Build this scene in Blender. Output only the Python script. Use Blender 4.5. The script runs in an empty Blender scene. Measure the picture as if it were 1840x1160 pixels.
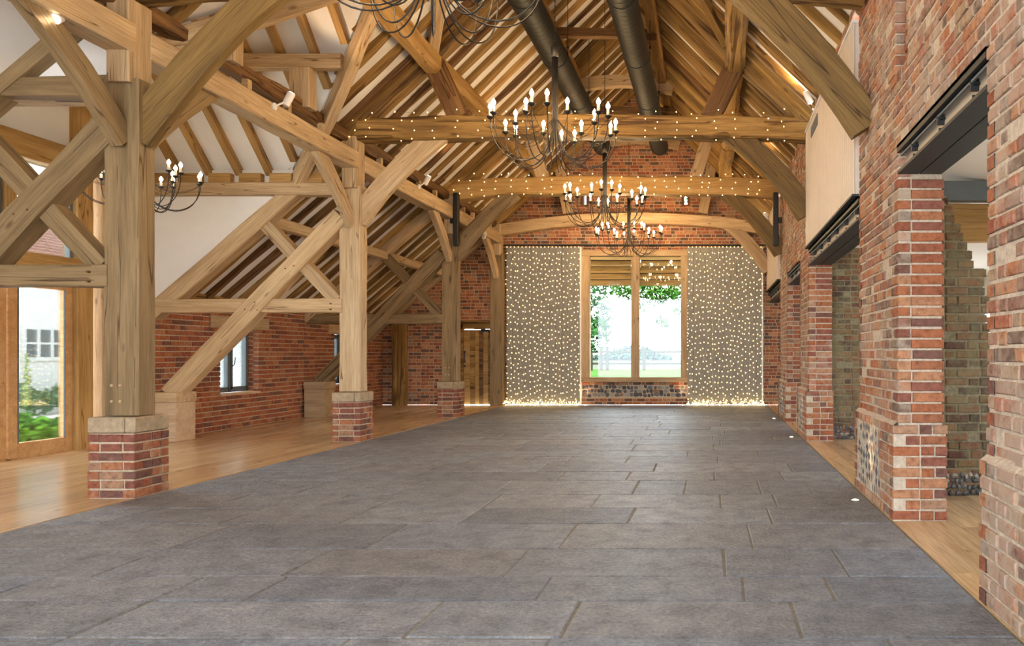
import bpy, math, random
from mathutils import Vector, Matrix, noise

SC = bpy.context.scene
COL = SC.collection
F = 1330.0; CX = 1278.0; CY = 635.0; CAMZ = 1.35
def P(px, py, Y):
    return Vector(((px-CX)/F*Y, Y, CAMZ+(CY-py)/F*Y))
R = random.Random(7)
def V(*a): return Vector(a)

# ------------------------------------------------------------------ materials
def newmat(name):
    m = bpy.data.materials.new(name); m.use_nodes = True
    nt = m.node_tree; nt.nodes.clear()
    out = nt.nodes.new('ShaderNodeOutputMaterial')
    b = nt.nodes.new('ShaderNodeBsdfPrincipled')
    nt.links.new(b.outputs[0], out.inputs[0])
    return m, nt, b
def nd(nt, t, **kw):
    n = nt.nodes.new(t)
    for k, v in kw.items(): setattr(n, k, v)
    return n
def ramp(nt, fac, stops, interp='LINEAR'):
    r = nt.nodes.new('ShaderNodeValToRGB'); r.color_ramp.interpolation = interp
    e = r.color_ramp.elements
    while len(e) < len(stops): e.new(0.5)
    for i, (p, c) in enumerate(stops):
        e[i].position = p; e[i].color = (*c, 1) if len(c) == 3 else c
    nt.links.new(fac, r.inputs[0]); return r.outputs[0]
def mix(nt, fac, a, b, mode='MIX'):
    m = nt.nodes.new('ShaderNodeMix'); m.data_type = 'RGBA'; m.blend_type = mode
    if hasattr(fac, 'node'): nt.links.new(fac, m.inputs[0])
    else: m.inputs[0].default_value = fac
    for s, v in ((m.inputs[6], a), (m.inputs[7], b)):
        if hasattr(v, 'node'): nt.links.new(v, s)
        else: s.default_value = (*v, 1)
    return m.outputs[2]
def math_(nt, op, a, b=0.0, c=None):
    m = nt.nodes.new('ShaderNodeMath'); m.operation = op
    for i, v in enumerate((a, b) if c is None else (a, b, c)):
        if hasattr(v, 'node'): nt.links.new(v, m.inputs[i])
        else: m.inputs[i].default_value = v
    return m.outputs[0]
def noise_(nt, vec, scale, detail=4, rough=.55, dist=0):
    n = nt.nodes.new('ShaderNodeTexNoise'); n.inputs['Scale'].default_value = scale
    n.inputs['Detail'].default_value = detail; n.inputs['Roughness'].default_value = rough
    n.inputs['Distortion'].default_value = dist
    if vec is not None: nt.links.new(vec, n.inputs['Vector'])
    return n.outputs['Fac']
def bump(nt, b, h, strength=.4, dist=.01):
    n = nt.nodes.new('ShaderNodeBump'); n.inputs['Strength'].default_value = strength
    n.inputs['Distance'].default_value = dist
    nt.links.new(h, n.inputs['Height']); nt.links.new(n.outputs[0], b.inputs['Normal'])

def wood(name, cols, rough=.65, crack=1.0, island=False, along='X', bstr=.5, spec=.3):
    m, nt, b = newmat(name)
    tc = nd(nt, 'ShaderNodeTexCoord')
    if island:
        rnd = nd(nt, 'ShaderNodeNewGeometry').outputs['Random Per Island']
    else:
        rnd = nd(nt, 'ShaderNodeObjectInfo').outputs['Random']
    off = nd(nt, 'ShaderNodeCombineXYZ')
    nt.links.new(math_(nt, 'MULTIPLY', rnd, 37.0), off.inputs[0])
    nt.links.new(math_(nt, 'MULTIPLY', rnd, 91.0), off.inputs[1])
    nt.links.new(math_(nt, 'MULTIPLY', rnd, 53.0), off.inputs[2])
    add = nd(nt, 'ShaderNodeVectorMath', operation='ADD')
    nt.links.new(tc.outputs['Object'], add.inputs[0]); nt.links.new(off.outputs[0], add.inputs[1])
    def mp(a, c):
        q = nd(nt, 'ShaderNodeMapping')
        q.inputs['Scale'].default_value = (a, c, c) if along == 'X' else (c, a, c)
        nt.links.new(add.outputs[0], q.inputs[0]); return q.outputs[0]
    n1 = noise_(nt, mp(.7, 8), 1.0, 5, .6, .3)
    n2 = noise_(nt, mp(2.5, 60), 1.0, 4, .6, .3)
    n3 = noise_(nt, mp(.28, 7), 1.0, 2, .5, .1)
    col = ramp(nt, n1, [(.25, cols[0]), (.5, cols[1]), (.78, cols[2])])
    g = ramp(nt, n2, [(.3, (.68, .64, .6)), (.6, (1, 1, 1))])
    col = mix(nt, .9, col, g, 'MULTIPLY')
    tone = ramp(nt, rnd, [(0, (.82, .8, .78)), (.5, (1, 1, 1)), (1, (1.12, 1.1, 1.05))])
    col = mix(nt, 1.0, col, tone, 'MULTIPLY')
    # knots
    vo = nd(nt, 'ShaderNodeTexVoronoi'); vo.inputs['Scale'].default_value = 1.0
    nt.links.new(mp(1.7, 4.5), vo.inputs['Vector'])
    kn = ramp(nt, vo.outputs['Distance'], [(.04, (.3, .2, .13)), (.12, (1, 1, 1))])
    col = mix(nt, .7, col, kn, 'MULTIPLY')
    h = n2
    if crack > 0:
        a = math_(nt, 'ABSOLUTE', math_(nt, 'SUBTRACT', n3, .5))
        gate = ramp(nt, noise_(nt, mp(.7, 2.2), 1.0, 2, .5), [(.54, (0, 0, 0)), (.62, (1, 1, 1))])
        a = math_(nt, 'ADD', a, gate)
        ck = ramp(nt, a, [(0.0, (.16, .10, .06)), (.0035*crack, (.45, .38, .32)), (.008*crack, (1, 1, 1))])
        col = mix(nt, .85, col, ck, 'MULTIPLY')
        h = mix(nt, 1.0, ck, n2, 'MULTIPLY')
    nt.links.new(col, b.inputs['Base Color'])
    b.inputs['Roughness'].default_value = rough
    b.inputs['Specular IOR Level'].default_value = spec
    bump(nt, b, h, bstr, .006)
    return m

OAK_PALE = wood('oak_pale', [(.39, .265, .14), (.53, .375, .21), (.64, .48, .29)])
OAK_GREY_SHADED = wood('oak_grey_shaded', [(.165, .11, .05), (.26, .175, .083), (.35, .245, .125)], crack=1.8)  # greyer oak, with the shade on the near post mixed into its colour
OAK_SHADED = wood('oak_shaded', [(.10, .06, .020), (.175, .108, .034), (.25, .16, .055)], crack=1.5)  # darker oak copy; the dim light on the braces is in the colour
OAK_HONEY = wood('oak_honey', [(.29, .155, .042), (.45, .265, .088), (.60, .385, .155)], crack=.8)
OAK_OLD = wood('oak_old', [(.10, .052, .014), (.27, .152, .042), (.48, .29, .095)], crack=7.0, bstr=.9)
OAK_DARK = wood('oak_dark', [(.075, .035, .013), (.17, .085, .03), (.30, .165, .06)], crack=4.0, bstr=.9)
OAK_RAFT = wood('oak_rafter', [(.19, .105, .026), (.34, .20, .058), (.50, .32, .11)], crack=1.2, bstr=.7)
OAK_DOOR = wood('oak_door', [(.42, .22, .08), (.56, .31, .12), (.66, .40, .18)], crack=0, bstr=.15, rough=.45)
FLOORWOOD = wood('floor_oak', [(.47, .30, .15), (.62, .42, .23), (.72, .52, .32)], rough=.2, crack=0, island=True, along='Y', bstr=.1, spec=.5)
PLANKSIL = wood('sill_oak', [(.5, .33, .19), (.6, .42, .26), (.68, .5, .33)], crack=0, bstr=.15)

def brickmat(name, cols, wash=(.5, .45, .4), amt=.3, bstr=.8, wscale=.9):
    m, nt, b = newmat(name)
    g = nd(nt, 'ShaderNodeNewGeometry')
    stops = [(i/len(cols), c) for i, c in enumerate(cols)]
    col = ramp(nt, g.outputs['Random Per Island'], stops, 'CONSTANT')
    pos = g.outputs['Position']
    n1 = noise_(nt, pos, 22, 5, .65)
    v = ramp(nt, n1, [(.25, (.45, .4, .38)), (.52, (1, 1, 1)), (.8, (1.35, 1.3, 1.25))])
    col = mix(nt, 1.0, col, v, 'MULTIPLY')
    n2 = noise_(nt, pos, wscale, 6, .7, .4)
    n4 = noise_(nt, pos, 9, 4, .7)
    s = math_(nt, 'ADD', math_(nt, 'MULTIPLY', n2, .6), math_(nt, 'MULTIPLY', n4, .4))
    lo = .66-amt*.42
    f = ramp(nt, s, [(lo, (0, 0, 0)), (lo+.12, (1, 1, 1))])
    fm = math_(nt, 'MULTIPLY', f, .72)
    col = mix(nt, fm, col, wash)
    nt.links.new(col, b.inputs['Base Color'])
    b.inputs['Roughness'].default_value = .9; b.inputs['Specular IOR Level'].default_value = .2
    n3 = noise_(nt, pos, 55, 5, .7)
    hh = math_(nt, 'ADD', n3, n1)
    bump(nt, b, hh, bstr, .008)
    return m
BR_NEW = brickmat('brick_orange_red', [(.36, .13, .06), (.40, .15, .07), (.31, .10, .055), (.43, .18, .085), (.26, .09, .055), (.38, .14, .06), (.20, .09, .06), (.40, .13, .06)], amt=.10, bstr=.5)
BR_GABLE = brickmat('brick_gable', [(.40, .15, .065), (.45, .19, .09), (.30, .10, .05), (.50, .23, .11), (.17, .08, .055), (.36, .13, .06), (.15, .09, .065), (.34, .20, .12)], amt=.16, bstr=.5)
BR_OLD = brickmat('brick_weathered', [(.38, .155, .075), (.31, .135, .08), (.40, .19, .095), (.25, .125, .085), (.43, .21, .11), (.31, .175, .12), (.19, .12, .085), (.36, .13, .07), (.36, .24, .15)], wash=(.42, .33, .25), amt=.48, bstr=1.0, wscale=.8)
BR_PIER = brickmat('brick_pier', [(.31, .12, .06), (.38, .155, .075), (.24, .09, .06), (.34, .12, .055), (.17, .08, .06), (.40, .19, .10), (.28, .095, .05), (.36, .20, .12)], wash=(.40, .31, .24), amt=.22, bstr=.9)
BR_DARK = brickmat('brick_dark', [(.15, .06, .035), (.20, .085, .05), (.11, .055, .04), (.24, .12, .06), (.09, .06, .045), (.19, .11, .05)], wash=(.20, .18, .10), amt=.5, bstr=1.0)  # darker brick tones under an olive-brown wash
def plainrough(name, col, var=.25, scale=30, rough=.9, bstr=.6, bd=.008, spec=.2, metal=0):
    m, nt, b = newmat(name)
    g = nd(nt, 'ShaderNodeNewGeometry')
    n1 = noise_(nt, g.outputs['Position'], scale, 5, .65)
    a = tuple(c*(1-var) for c in col); c2 = tuple(min(1, c*(1+var)) for c in col)
    nt.links.new(ramp(nt, n1, [(.3, a), (.7, c2)]), b.inputs['Base Color'])
    b.inputs['Roughness'].default_value = rough; b.inputs['Specular IOR Level'].default_value = spec
    b.inputs['Metallic'].default_value = metal
    if bstr: bump(nt, b, n1, bstr, bd)
    return m
MORTAR = plainrough('lime_mortar', (.50, .39, .27), .2, 40)
MORTAR_W = plainrough('pale_mortar', (.50, .41, .31), .25, 30, bstr=1.0, bd=.015)
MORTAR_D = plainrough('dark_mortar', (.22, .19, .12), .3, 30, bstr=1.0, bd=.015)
PLASTER = plainrough('white_plaster', (.82, .80, .76), .02, 6, bstr=.05)
PAINT_W = plainrough('painted_white', (.78, .78, .76), .02, 5, .5, 0)
STEELD = plainrough('dark_steel', (.018, .022, .024), .3, 10, .55, .1, .002, .4)
WEB = plainrough('cream_web', (.42, .34, .25), .06, 10, .6, 0)
BLACK = plainrough('black_plastic', (.012, .012, .013), .1, 10, .45, 0, spec=.4)
IRON = plainrough('black_iron', (.014, .011, .009), .3, 40, .5, .2, .001, .4)
GREYFR = plainrough('grey_frame', (.13, .15, .16), .05, 10, .5, 0)
WHITEMET = plainrough('white_metal', (.75, .72, .68), .02, 10, .4, 0, spec=.5)
PANEL = plainrough('grey_board', (.25, .24, .22), .08, 6, .7, .1)
CREAM = plainrough('cream_board', (.60, .51, .42), .05, 6, .6, .05)
PADST = plainrough('sawn_padstone', (.36, .27, .17), .25, 18, .8, .5)
CANDLE = plainrough('candle_sleeve', (.85, .80, .70), .02, 10, .5, 0)
COPPER = plainrough('wire', (.20, .14, .06), .1, 10, .5, 0)
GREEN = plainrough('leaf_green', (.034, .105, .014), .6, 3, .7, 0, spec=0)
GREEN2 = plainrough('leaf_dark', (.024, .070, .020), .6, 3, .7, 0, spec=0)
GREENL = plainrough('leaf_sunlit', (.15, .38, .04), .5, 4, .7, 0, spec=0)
GREENBD = plainrough('leaf_border', (.14, .24, .12), .6, 5, .8, 0, spec=0)
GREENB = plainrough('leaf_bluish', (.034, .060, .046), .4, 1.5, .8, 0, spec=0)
GRASS = plainrough('grass', (.034, .078, .018), .3, 2.5, .9, .3, spec=0)
FIELD = plainrough('pale_field', (.060, .068, .045), .1, .5, .9, 0, spec=0)
GRAVEL = plainrough('gravel', (.68, .64, .58), .1, 20, .9, .3, spec=0)
HOUSEW = plainrough('white_brickwork', (.78, .77, .74), .05, 12, .9, .3, spec=0)
TILE = plainrough('clay_tile', (.33, .17, .13), .4, 14, .8, .4)
BARK = plainrough('bark', (.10, .07, .04), .3, 10, .9, .5, spec=0)
FENCEW = plainrough('fence_wood', (.040, .036, .026), .2, 10, .9, .3, spec=0)
FLOWER = plainrough('flower_pale', (.45, .55, .25), .2, 30, .8, 0)
def flintmat():
    m, nt, b = newmat('flint')
    g = nd(nt, 'ShaderNodeNewGeometry')
    col = ramp(nt, g.outputs['Random Per Island'], [(0, (.07, .075, .085)), (.25, (.16, .16, .17)), (.45, (.30, .28, .25)), (.6, (.10, .10, .11)), (.8, (.42, .38, .32)), (.9, (.30, .17, .10))], 'CONSTANT')
    n = noise_(nt, g.outputs['Position'], 30, 5, .7)
    col = mix(nt, 1.0, col, ramp(nt, n, [(.3, (.5, .5, .5)), (.7, (1.3, 1.25, 1.2))]), 'MULTIPLY')
    nt.links.new(col, b.inputs['Base Color']); b.inputs['Roughness'].default_value = .6
    bump(nt, b, n, .6, .01); return m
FLINT = flintmat()
def stonemat():
    m, nt, b = newmat('flagstone')
    g = nd(nt, 'ShaderNodeNewGeometry'); pos = g.outputs['Position']
    rnd = g.outputs['Random Per Island']
    col = ramp(nt, rnd, [(0, (.14, .15, .175)), (.2, (.20, .205, .22)), (.4, (.165, .176, .20)), (.55, (.24, .25, .27)), (.7, (.195, .19, .195)), (.85, (.205, .225, .26)), (1, (.15, .158, .182))])
    n1 = noise_(nt, pos, 5, 7, .68, .2)
    col = mix(nt, 1.0, col, ramp(nt, n1, [(.3, (.58, .57, .58)), (.5, (1.08, 1.08, 1.08)), (.75, (1.6, 1.55, 1.45))]), 'MULTIPLY')
    n2 = noise_(nt, pos, 38, 6, .7)
    col = mix(nt, .8, col, ramp(nt, n2, [(.35, (.62, .6, .58)), (.6, (1.05, 1.05, 1.05))]), 'MULTIPLY')
    nt.links.new(col, b.inputs['Base Color'])
    rr = ramp(nt, n2, [(.3, (.58,)*3), (.7, (.34,)*3)])
    nt.links.new(rr, b.inputs['Roughness']); b.inputs['Specular IOR Level'].default_value = .5
    # fine riven texture plus pits
    vo = nd(nt, 'ShaderNodeTexVoronoi'); vo.inputs['Scale'].default_value = 26
    mp = nd(nt, 'ShaderNodeMapping'); mp.inputs['Scale'].default_value = (.55, 1, 1); nt.links.new(pos, mp.inputs[0])
    nt.links.new(mp.outputs[0], vo.inputs['Vector'])
    h = math_(nt, 'ADD', math_(nt, 'MULTIPLY', n1, 1.6), math_(nt, 'ADD', n2, math_(nt, 'MULTIPLY', vo.outputs['Distance'], .35)))
    bump(nt, b, h, 1.0, .022)
    return m
STONE = stonemat()
GROUT = plainrough('stone_grout', (.20, .18, .135), .25, 20)
def ductmat():
    m, nt, b = newmat('spiral_duct')
    tc = nd(nt, 'ShaderNodeTexCoord')
    w = nd(nt, 'ShaderNodeTexWave'); w.bands_direction = 'X'; w.inputs['Scale'].default_value = 2.3; w.inputs['Distortion'].default_value = 0
    nt.links.new(tc.outputs['Object'], w.inputs[0])
    r = ramp(nt, w.outputs['Fac'], [(0, (0, 0, 0)), (.85, (.1,)*3), (1, (1,)*3)])
    b.inputs['Base Color'].default_value = (.014, .015, .014, 1); b.inputs['Roughness'].default_value = .55
    b.inputs['Metallic'].default_value = .3
    bump(nt, b, r, .6, .012); return m
DUCT = ductmat()
def emit(name, col, s, base=(.8, .7, .5)):
    m, nt, b = newmat(name)
    b.inputs['Base Color'].default_value = (*base, 1)
    b.inputs['Emission Color'].default_value = (*col, 1); b.inputs['Emission Strength'].default_value = s
    return m
BULB = emit('bulb_glow', (1, .78, .48), 34)
FAIRY = emit('fairy_glow', (1, .66, .24), 8)
SPOTGLOW = emit('lamp_face', (1, .86, .66), 22)
def glassmat():
    m, nt, b = newmat('window_glass'); nt.nodes.remove(b)
    out = [n for n in nt.nodes if n.type == 'OUTPUT_MATERIAL'][0]
    t = nd(nt, 'ShaderNodeBsdfTransparent'); t.inputs[0].default_value = (.96, .98, .97, 1)
    g = nd(nt, 'ShaderNodeBsdfGlossy'); g.inputs['Roughness'].default_value = .02
    fr = nd(nt, 'ShaderNodeFresnel'); fr.inputs[0].default_value = 1.5
    mx = nd(nt, 'ShaderNodeMixShader')
    nt.links.new(math_(nt, 'MULTIPLY', fr.outputs[0], .9), mx.inputs[0]); nt.links.new(t.outputs[0], mx.inputs[1]); nt.links.new(g.outputs[0], mx.inputs[2])
    nt.links.new(mx.outputs[0], out.inputs[0]); return m
GLASS = glassmat()

# ------------------------------------------------------------------ object helpers
def tag(o, label=None, cat=None, group=None, kind=None):
    if label: o['label'] = label
    if cat: o['category'] = cat
    if group: o['group'] = group
    if kind: o['kind'] = kind
    return o
def link(name, verts, faces, mats, parent=None, loc=None, mw=None, fm=None, smooth=False):
    me = bpy.data.meshes.new(name)
    me.from_pydata([tuple(v) for v in verts], [], faces)
    for m in (mats if isinstance(mats, (list, tuple)) else [mats]): me.materials.append(m)
    if fm: me.polygons.foreach_set('material_index', fm)
    if smooth: me.polygons.foreach_set('use_smooth', [True]*len(faces))
    me.update()
    o = bpy.data.objects.new(name, me); COL.objects.link(o)
    if mw is not None: o.matrix_world = mw
    elif loc is not None: o.location = loc
    if parent: setparent(o, parent)
    return o
def setparent(o, p):
    mw = o.matrix_basis.copy()
    o.parent = p
    o.matrix_parent_inverse = worldm(p).inverted()
    o.matrix_basis = mw
def worldm(p):
    m = p.matrix_basis.copy()
    if p.parent: m = worldm(p.parent) @ p.matrix_parent_inverse @ m
    return m
def empty(name, loc, label, cat, group=None):
    o = bpy.data.objects.new(name, None); COL.objects.link(o); o.location = loc
    o.empty_display_size = .2
    return tag(o, label, cat, group)
class MB:
    def __init__(s): s.v = []; s.f = []; s.m = []
    def add(s, v, f, m=0):
        n = len(s.v); s.v += v; s.f += [tuple(i+n for i in q) for q in f]; s.m += [m]*len(f)
    def box(s, x0, x1, y0, y1, z0, z1, m=0):
        s.add([(x0, y0, z0), (x1, y0, z0), (x1, y1, z0), (x0, y1, z0), (x0, y0, z1), (x1, y0, z1), (x1, y1, z1), (x0, y1, z1)],
              [(0, 3, 2, 1), (4, 5, 6, 7), (0, 1, 5, 4), (1, 2, 6, 5), (2, 3, 7, 6), (3, 0, 4, 7)], m)
    def bevbox(s, x0, x1, y0, y1, z0, z1, c=.01, m=0):
        # box with chamfered edges (24 verts hull)
        vs = []; fs = []
        X = (x0, x1); Y = (y0, y1); Z = (z0, z1); sg = (1, -1)
        idx = {}
        for i in (0, 1):
            for j in (0, 1):
                for k in (0, 1):
                    a = (X[i], Y[j]+sg[j]*c, Z[k]+sg[k]*c); b = (X[i]+sg[i]*c, Y[j], Z[k]+sg[k]*c); d = (X[i]+sg[i]*c, Y[j]+sg[j]*c, Z[k])
                    for t, p in enumerate((a, b, d)): idx[i, j, k, t] = len(vs); vs.append(p)
        I = lambda i, j, k, t: idx[i, j, k, t]
        for i in (0, 1):
            fs.append([I(i, 0, 0, 0), I(i, 1, 0, 0), I(i, 1, 1, 0), I(i, 0, 1, 0)])
            fs.append([I(0, i, 0, 1), I(1, i, 0, 1), I(1, i, 1, 1), I(0, i, 1, 1)])
            fs.append([I(0, 0, i, 2), I(1, 0, i, 2), I(1, 1, i, 2), I(0, 1, i, 2)])
        for i in (0, 1):
            for j in (0, 1):
                fs.append([I(i, j, 0, 0), I(i, j, 1, 0), I(i, j, 1, 1), I(i, j, 0, 1)])
                fs.append([I(i, 0, j, 0), I(i, 1, j, 0), I(i, 1, j, 2), I(i, 0, j, 2)])
                fs.append([I(0, i, j, 1), I(1, i, j, 1), I(1, i, j, 2), I(0, i, j, 2)])
                for k in (0, 1): fs.append([I(i, j, k, 0), I(i, j, k, 1), I(i, j, k, 2)])
        s.add(vs, [tuple(q) for q in fs], m)
    def tube(s, pts, r, n=8, m=0, caps=True):
        pts = [Vector(p) for p in pts]; vs = []; fs = []
        up = Vector((0, 0, 1)); prev = None
        for i, p in enumerate(pts):
            t = (pts[min(i+1, len(pts)-1)]-pts[max(i-1, 0)]).normalized()
            a = t.cross(up if abs(t.z) < .95 else Vector((1, 0, 0))) if prev is None else prev-t*prev.dot(t)
            a.normalize(); prev = a; b = t.cross(a)
            rr = r[i] if isinstance(r, (list, tuple)) else r
            for k in range(n):
                th = 2*math.pi*k/n; vs.append(tuple(p+(a*math.cos(th)+b*math.sin(th))*rr))
        for i in range(len(pts)-1):
            for k in range(n):
                fs.append((i*n+k, i*n+(k+1) % n, (i+1)*n+(k+1) % n, (i+1)*n+k))
        if caps:
            fs.append(tuple(range(n))[::-1]); fs.append(tuple((len(pts)-1)*n+k for k in range(n)))
        s.add(vs, fs, m)
    def lathe(s, c, prof, n=12, m=0):
        vs = []; fs = []
        for (r, z) in prof:
            for k in range(n):
                th = 2*math.pi*k/n; vs.append((c[0]+r*math.cos(th), c[1]+r*math.sin(th), c[2]+z))
        for i in range(len(prof)-1):
            for k in range(n): fs.append((i*n+k, i*n+(k+1) % n, (i+1)*n+(k+1) % n, (i+1)*n+k))
        s.add(vs, fs, m)
    def obj(s, name, mats, parent=None, smooth=False, loc=None):
        v = s.v
        if loc is not None: v = [(a-loc[0], b-loc[1], c-loc[2]) for a, b, c in v]
        return link(name, v, s.f, mats, parent, loc=loc, fm=s.m if isinstance(mats, (list, tuple)) else None, smooth=smooth)

def timber(name, pts, w, h, mat, side=None, rough=.004, wave=None, parent=None, cham=None, taper=1.0, seg=.22):
    """sweep a chamfered section along pts; w along 'side', h across; local X along the chord (grain)."""
    pts = [Vector(p) for p in pts]
    t0 = (pts[-1]-pts[0]).normalized()
    if side is None:
        side = t0.cross(Vector((0, 0, 1))) if abs(t0.z) < .98 else Vector((1, 0, 0))
    side = Vector(side); side = (side-t0*side.dot(t0)).normalized()
    zz = t0.cross(side)
    M = Matrix((t0, side, zz)).transposed().to_4x4(); M.translation = pts[0]
    Mi = M.inverted()
    lp = [Mi @ p for p in pts]
    q = []
    for i in range(len(lp)-1):
        L = (lp[i+1]-lp[i]).length; n = max(1, int(L/seg))
        for k in range(n): q.append(lp[i].lerp(lp[i+1], k/n))
    q.append(lp[-1])
    c = cham if cham is not None else min(w, h)*.06
    if wave is None: wave = rough*2
    sd = R.random()*100
    vs = []; fs = []
    N = len(q)
    for i, p in enumerate(q):
        t = (q[min(i+1, N-1)]-q[max(i-1, 0)]).normalized()
        nz = Vector((-t.z, 0, t.x)) if abs(t.y) < .99 else Vector((0, 0, 1))
        nz = (nz - t*nz.dot(t)).normalized(); sy = nz.cross(t).normalized()
        if sy.y < 0: sy = -sy
        f = 1+(taper-1)*i/(N-1)
        ww = w*f/2+wave*noise.noise(Vector((p.x*1.3, sd, 0)))*2; hh = h*f/2+wave*noise.noise(Vector((p.x*1.1, sd, 9)))*2
        oy = wave*1.2*noise.noise(Vector((p.x*.8, sd, 20))); oz = wave*1.2*noise.noise(Vector((p.x*.8, sd, 30)))
        if i == 0 or i == N-1: oy = oz = 0
        ring = [(-ww+c, -hh), (ww-c, -hh), (ww, -hh+c), (ww, hh-c), (ww-c, hh), (-ww+c, hh), (-ww, hh-c), (-ww, -hh+c)]
        for k, (a, b) in enumerate(ring):
            a += rough*noise.noise(Vector((p.x*5, sd+k*3.1, 1))); b += rough*noise.noise(Vector((p.x*5, sd+k*3.1, 5)))
            vs.append(p+sy*(a+oy)+nz*(b+oz))
    for i in range(N-1):
        for k in range(8): fs.append((i*8+k, i*8+(k+1) % 8, (i+1)*8+(k+1) % 8, (i+1)*8+k))
    fs.append(tuple(range(8))[::-1]); fs.append(tuple((N-1)*8+k for k in range(8)))
    return link(name, vs, fs, mat, parent, mw=M)
def arc(p0, p1, sag, n=8):
    """points from p0 to p1 bowed by the vector sag"""
    p0 = Vector(p0); p1 = Vector(p1); sag = Vector(sag)
    return [p0.lerp(p1, i/n)+sag*(4*(i/n)*(1-i/n)) for i in range(n+1)]

# ------------------------------------------------------------------ brickwork (real bricks over a mortar core)
PITCH = .0865
def brickrun(mb, axis, a0, a1, face, inward, z0, z1, mode, rg, m=0, j=.004, depth=.105):
    """a row of bricks along axis ('x' or 'y') from a0 to a1; outer face at 'face', going 'inward' (+1/-1)."""
    x = a0; i = 0
    L = a1-a0
    if L < .03: return
    first = True
    while x < a1-.02:
        if mode == 0: l = .225 if i % 2 == 0 else .113
        elif mode == 1: l = .113 if i % 2 == 0 else .225
        elif mode == 2: l = .225
        else: l = .113
        if first:
            if mode == 2: l *= rg.choice((1, .75, .5, 1))
            first = False
        l *= rg.uniform(.95, 1.05)
        if a1-(x+l) < .07: l = a1-x
        b0 = x+.006+rg.uniform(0, j*.7); b1 = x+l-.006-rg.uniform(0, j*.7)
        if x == a0: b0 = x
        if x+l >= a1-1e-6: b1 = a1
        pr = rg.uniform(-j, j)
        f0 = face+inward*(pr if j < .006 else pr+rg.choice((0, 0, 0, .008)))
        fb = face+inward*depth
        c = .004+j*.5
        fz = f0+inward*c
        za = z0+.0085+rg.uniform(-j, j)*.5; zb = z1-.0085+rg.uniform(-j, j)*.5
        q = lambda a, f, z: (a, f, z) if axis == 'x' else (f, a, z)
        J = lambda: rg.uniform(-j, j)*.5
        vs = [q(b0+c+J(), f0, za+c+J()), q(b1-c+J(), f0, za+c+J()), q(b1-c+J(), f0, zb-c+J()), q(b0+c+J(), f0, zb-c+J()),
              q(b0, fz, za), q(b1, fz, za), q(b1, fz, zb), q(b0, fz, zb),
              q(b0, fb, za), q(b1, fb, za), q(b1, fb, zb), q(b0, fb, zb)]
        fs = [(0, 1, 2, 3)]
        for k in range(4):
            k2 = (k+1) % 4; fs += [(k, 4+k, 4+k2, k2), (4+k, 8+k, 8+k2, 4+k2)]
        mb.add(vs, fs, m)
        x += l; i += 1
def subtract(spans, holes):
    out = []
    for a, b in spans:
        cur = [(a, b)]
        for h0, h1 in holes:
            nx = []
            for s, e in cur:
                if h1 <= s or h0 >= e: nx.append((s, e)); continue
                if h0 > s: nx.append((s, h0))
                if h1 < e: nx.append((h1, e))
            cur = nx
        out += cur
    return [(a, b) for a, b in out if b-a > .03]
def brickface(mb, axis, face, inward, a0, a1, z0, z1, holes=(), prof=None, seed=1, m=0, j=.004, bond='flemish', ends=(0, 0), jambs=()):
    """ends: corner interlock at a0/a1 (1 or 2: which courses give way by a half brick)"""
    rg = random.Random(seed); n = int(round((z1-z0)/PITCH))
    k0 = int(round(z0/PITCH))
    for i in range(n):
        za = z0+i*PITCH; zb = min(za+PITCH, z1+.01); zm = (za+zb)/2; k = k0+i
        lo, hi = a0, a1
        if prof:
            w = prof(zm)
            if w is None: continue
            lo = max(lo, w[0]); hi = min(hi, w[1])
        if hi-lo < .05: continue
        if ends[0] and k % 2 == ends[0]-1: lo += .11
        if ends[1] and k % 2 == ends[1]-1: hi -= .11
        hs = [(h[0], h[1]) for h in holes if h[2] < zm < h[3]]
        for s, e in subtract([(lo, hi)], hs):
            if k % 2 and zm < 2.75:
                if any(abs(s-q) < .01 for q in jambs): s += .11
                if any(abs(e-q) < .01 for q in jambs): e -= .11
            mode = (k % 2) if bond == 'flemish' else ((2 if k % 2 else 3) if bond == 'english' else (2 if k % 4 else 3))
            brickrun(mb, axis, s, e, face, inward, za, zb, mode, rg, m, j)
def core(mb, axis, face, thick, inward, a0, a1, z0, z1, holes=(), m=1):
    """mortar core with holes, cut up as a grid of boxes"""
    holes = [(h[0]-.012, h[1]+.012, h[2]-(.012 if h[2] > .01 else 0), h[3]+.012) for h in holes]
    us = sorted({a0, a1, *[min(max(h[0], a0), a1) for h in holes], *[min(max(h[1], a0), a1) for h in holes]})
    zs = sorted({z0, z1, *[min(max(h[2], z0), z1) for h in holes], *[min(max(h[3], z0), z1) for h in holes]})
    f0, f1 = sorted((face+inward*.011, face+inward*thick))
    for i in range(len(us)-1):
        for k in range(len(zs)-1):
            um = (us[i]+us[i+1])/2; zm = (zs[k]+zs[k+1])/2
            if any(h[0] < um < h[1] and h[2] < zm < h[3] for h in holes): continue
            if axis == 'x': mb.box(us[i], us[i+1], f0, f1, zs[k], zs[k+1], m)
            else: mb.box(f0, f1, us[i], us[i+1], zs[k], zs[k+1], m)
ICO = None
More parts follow.
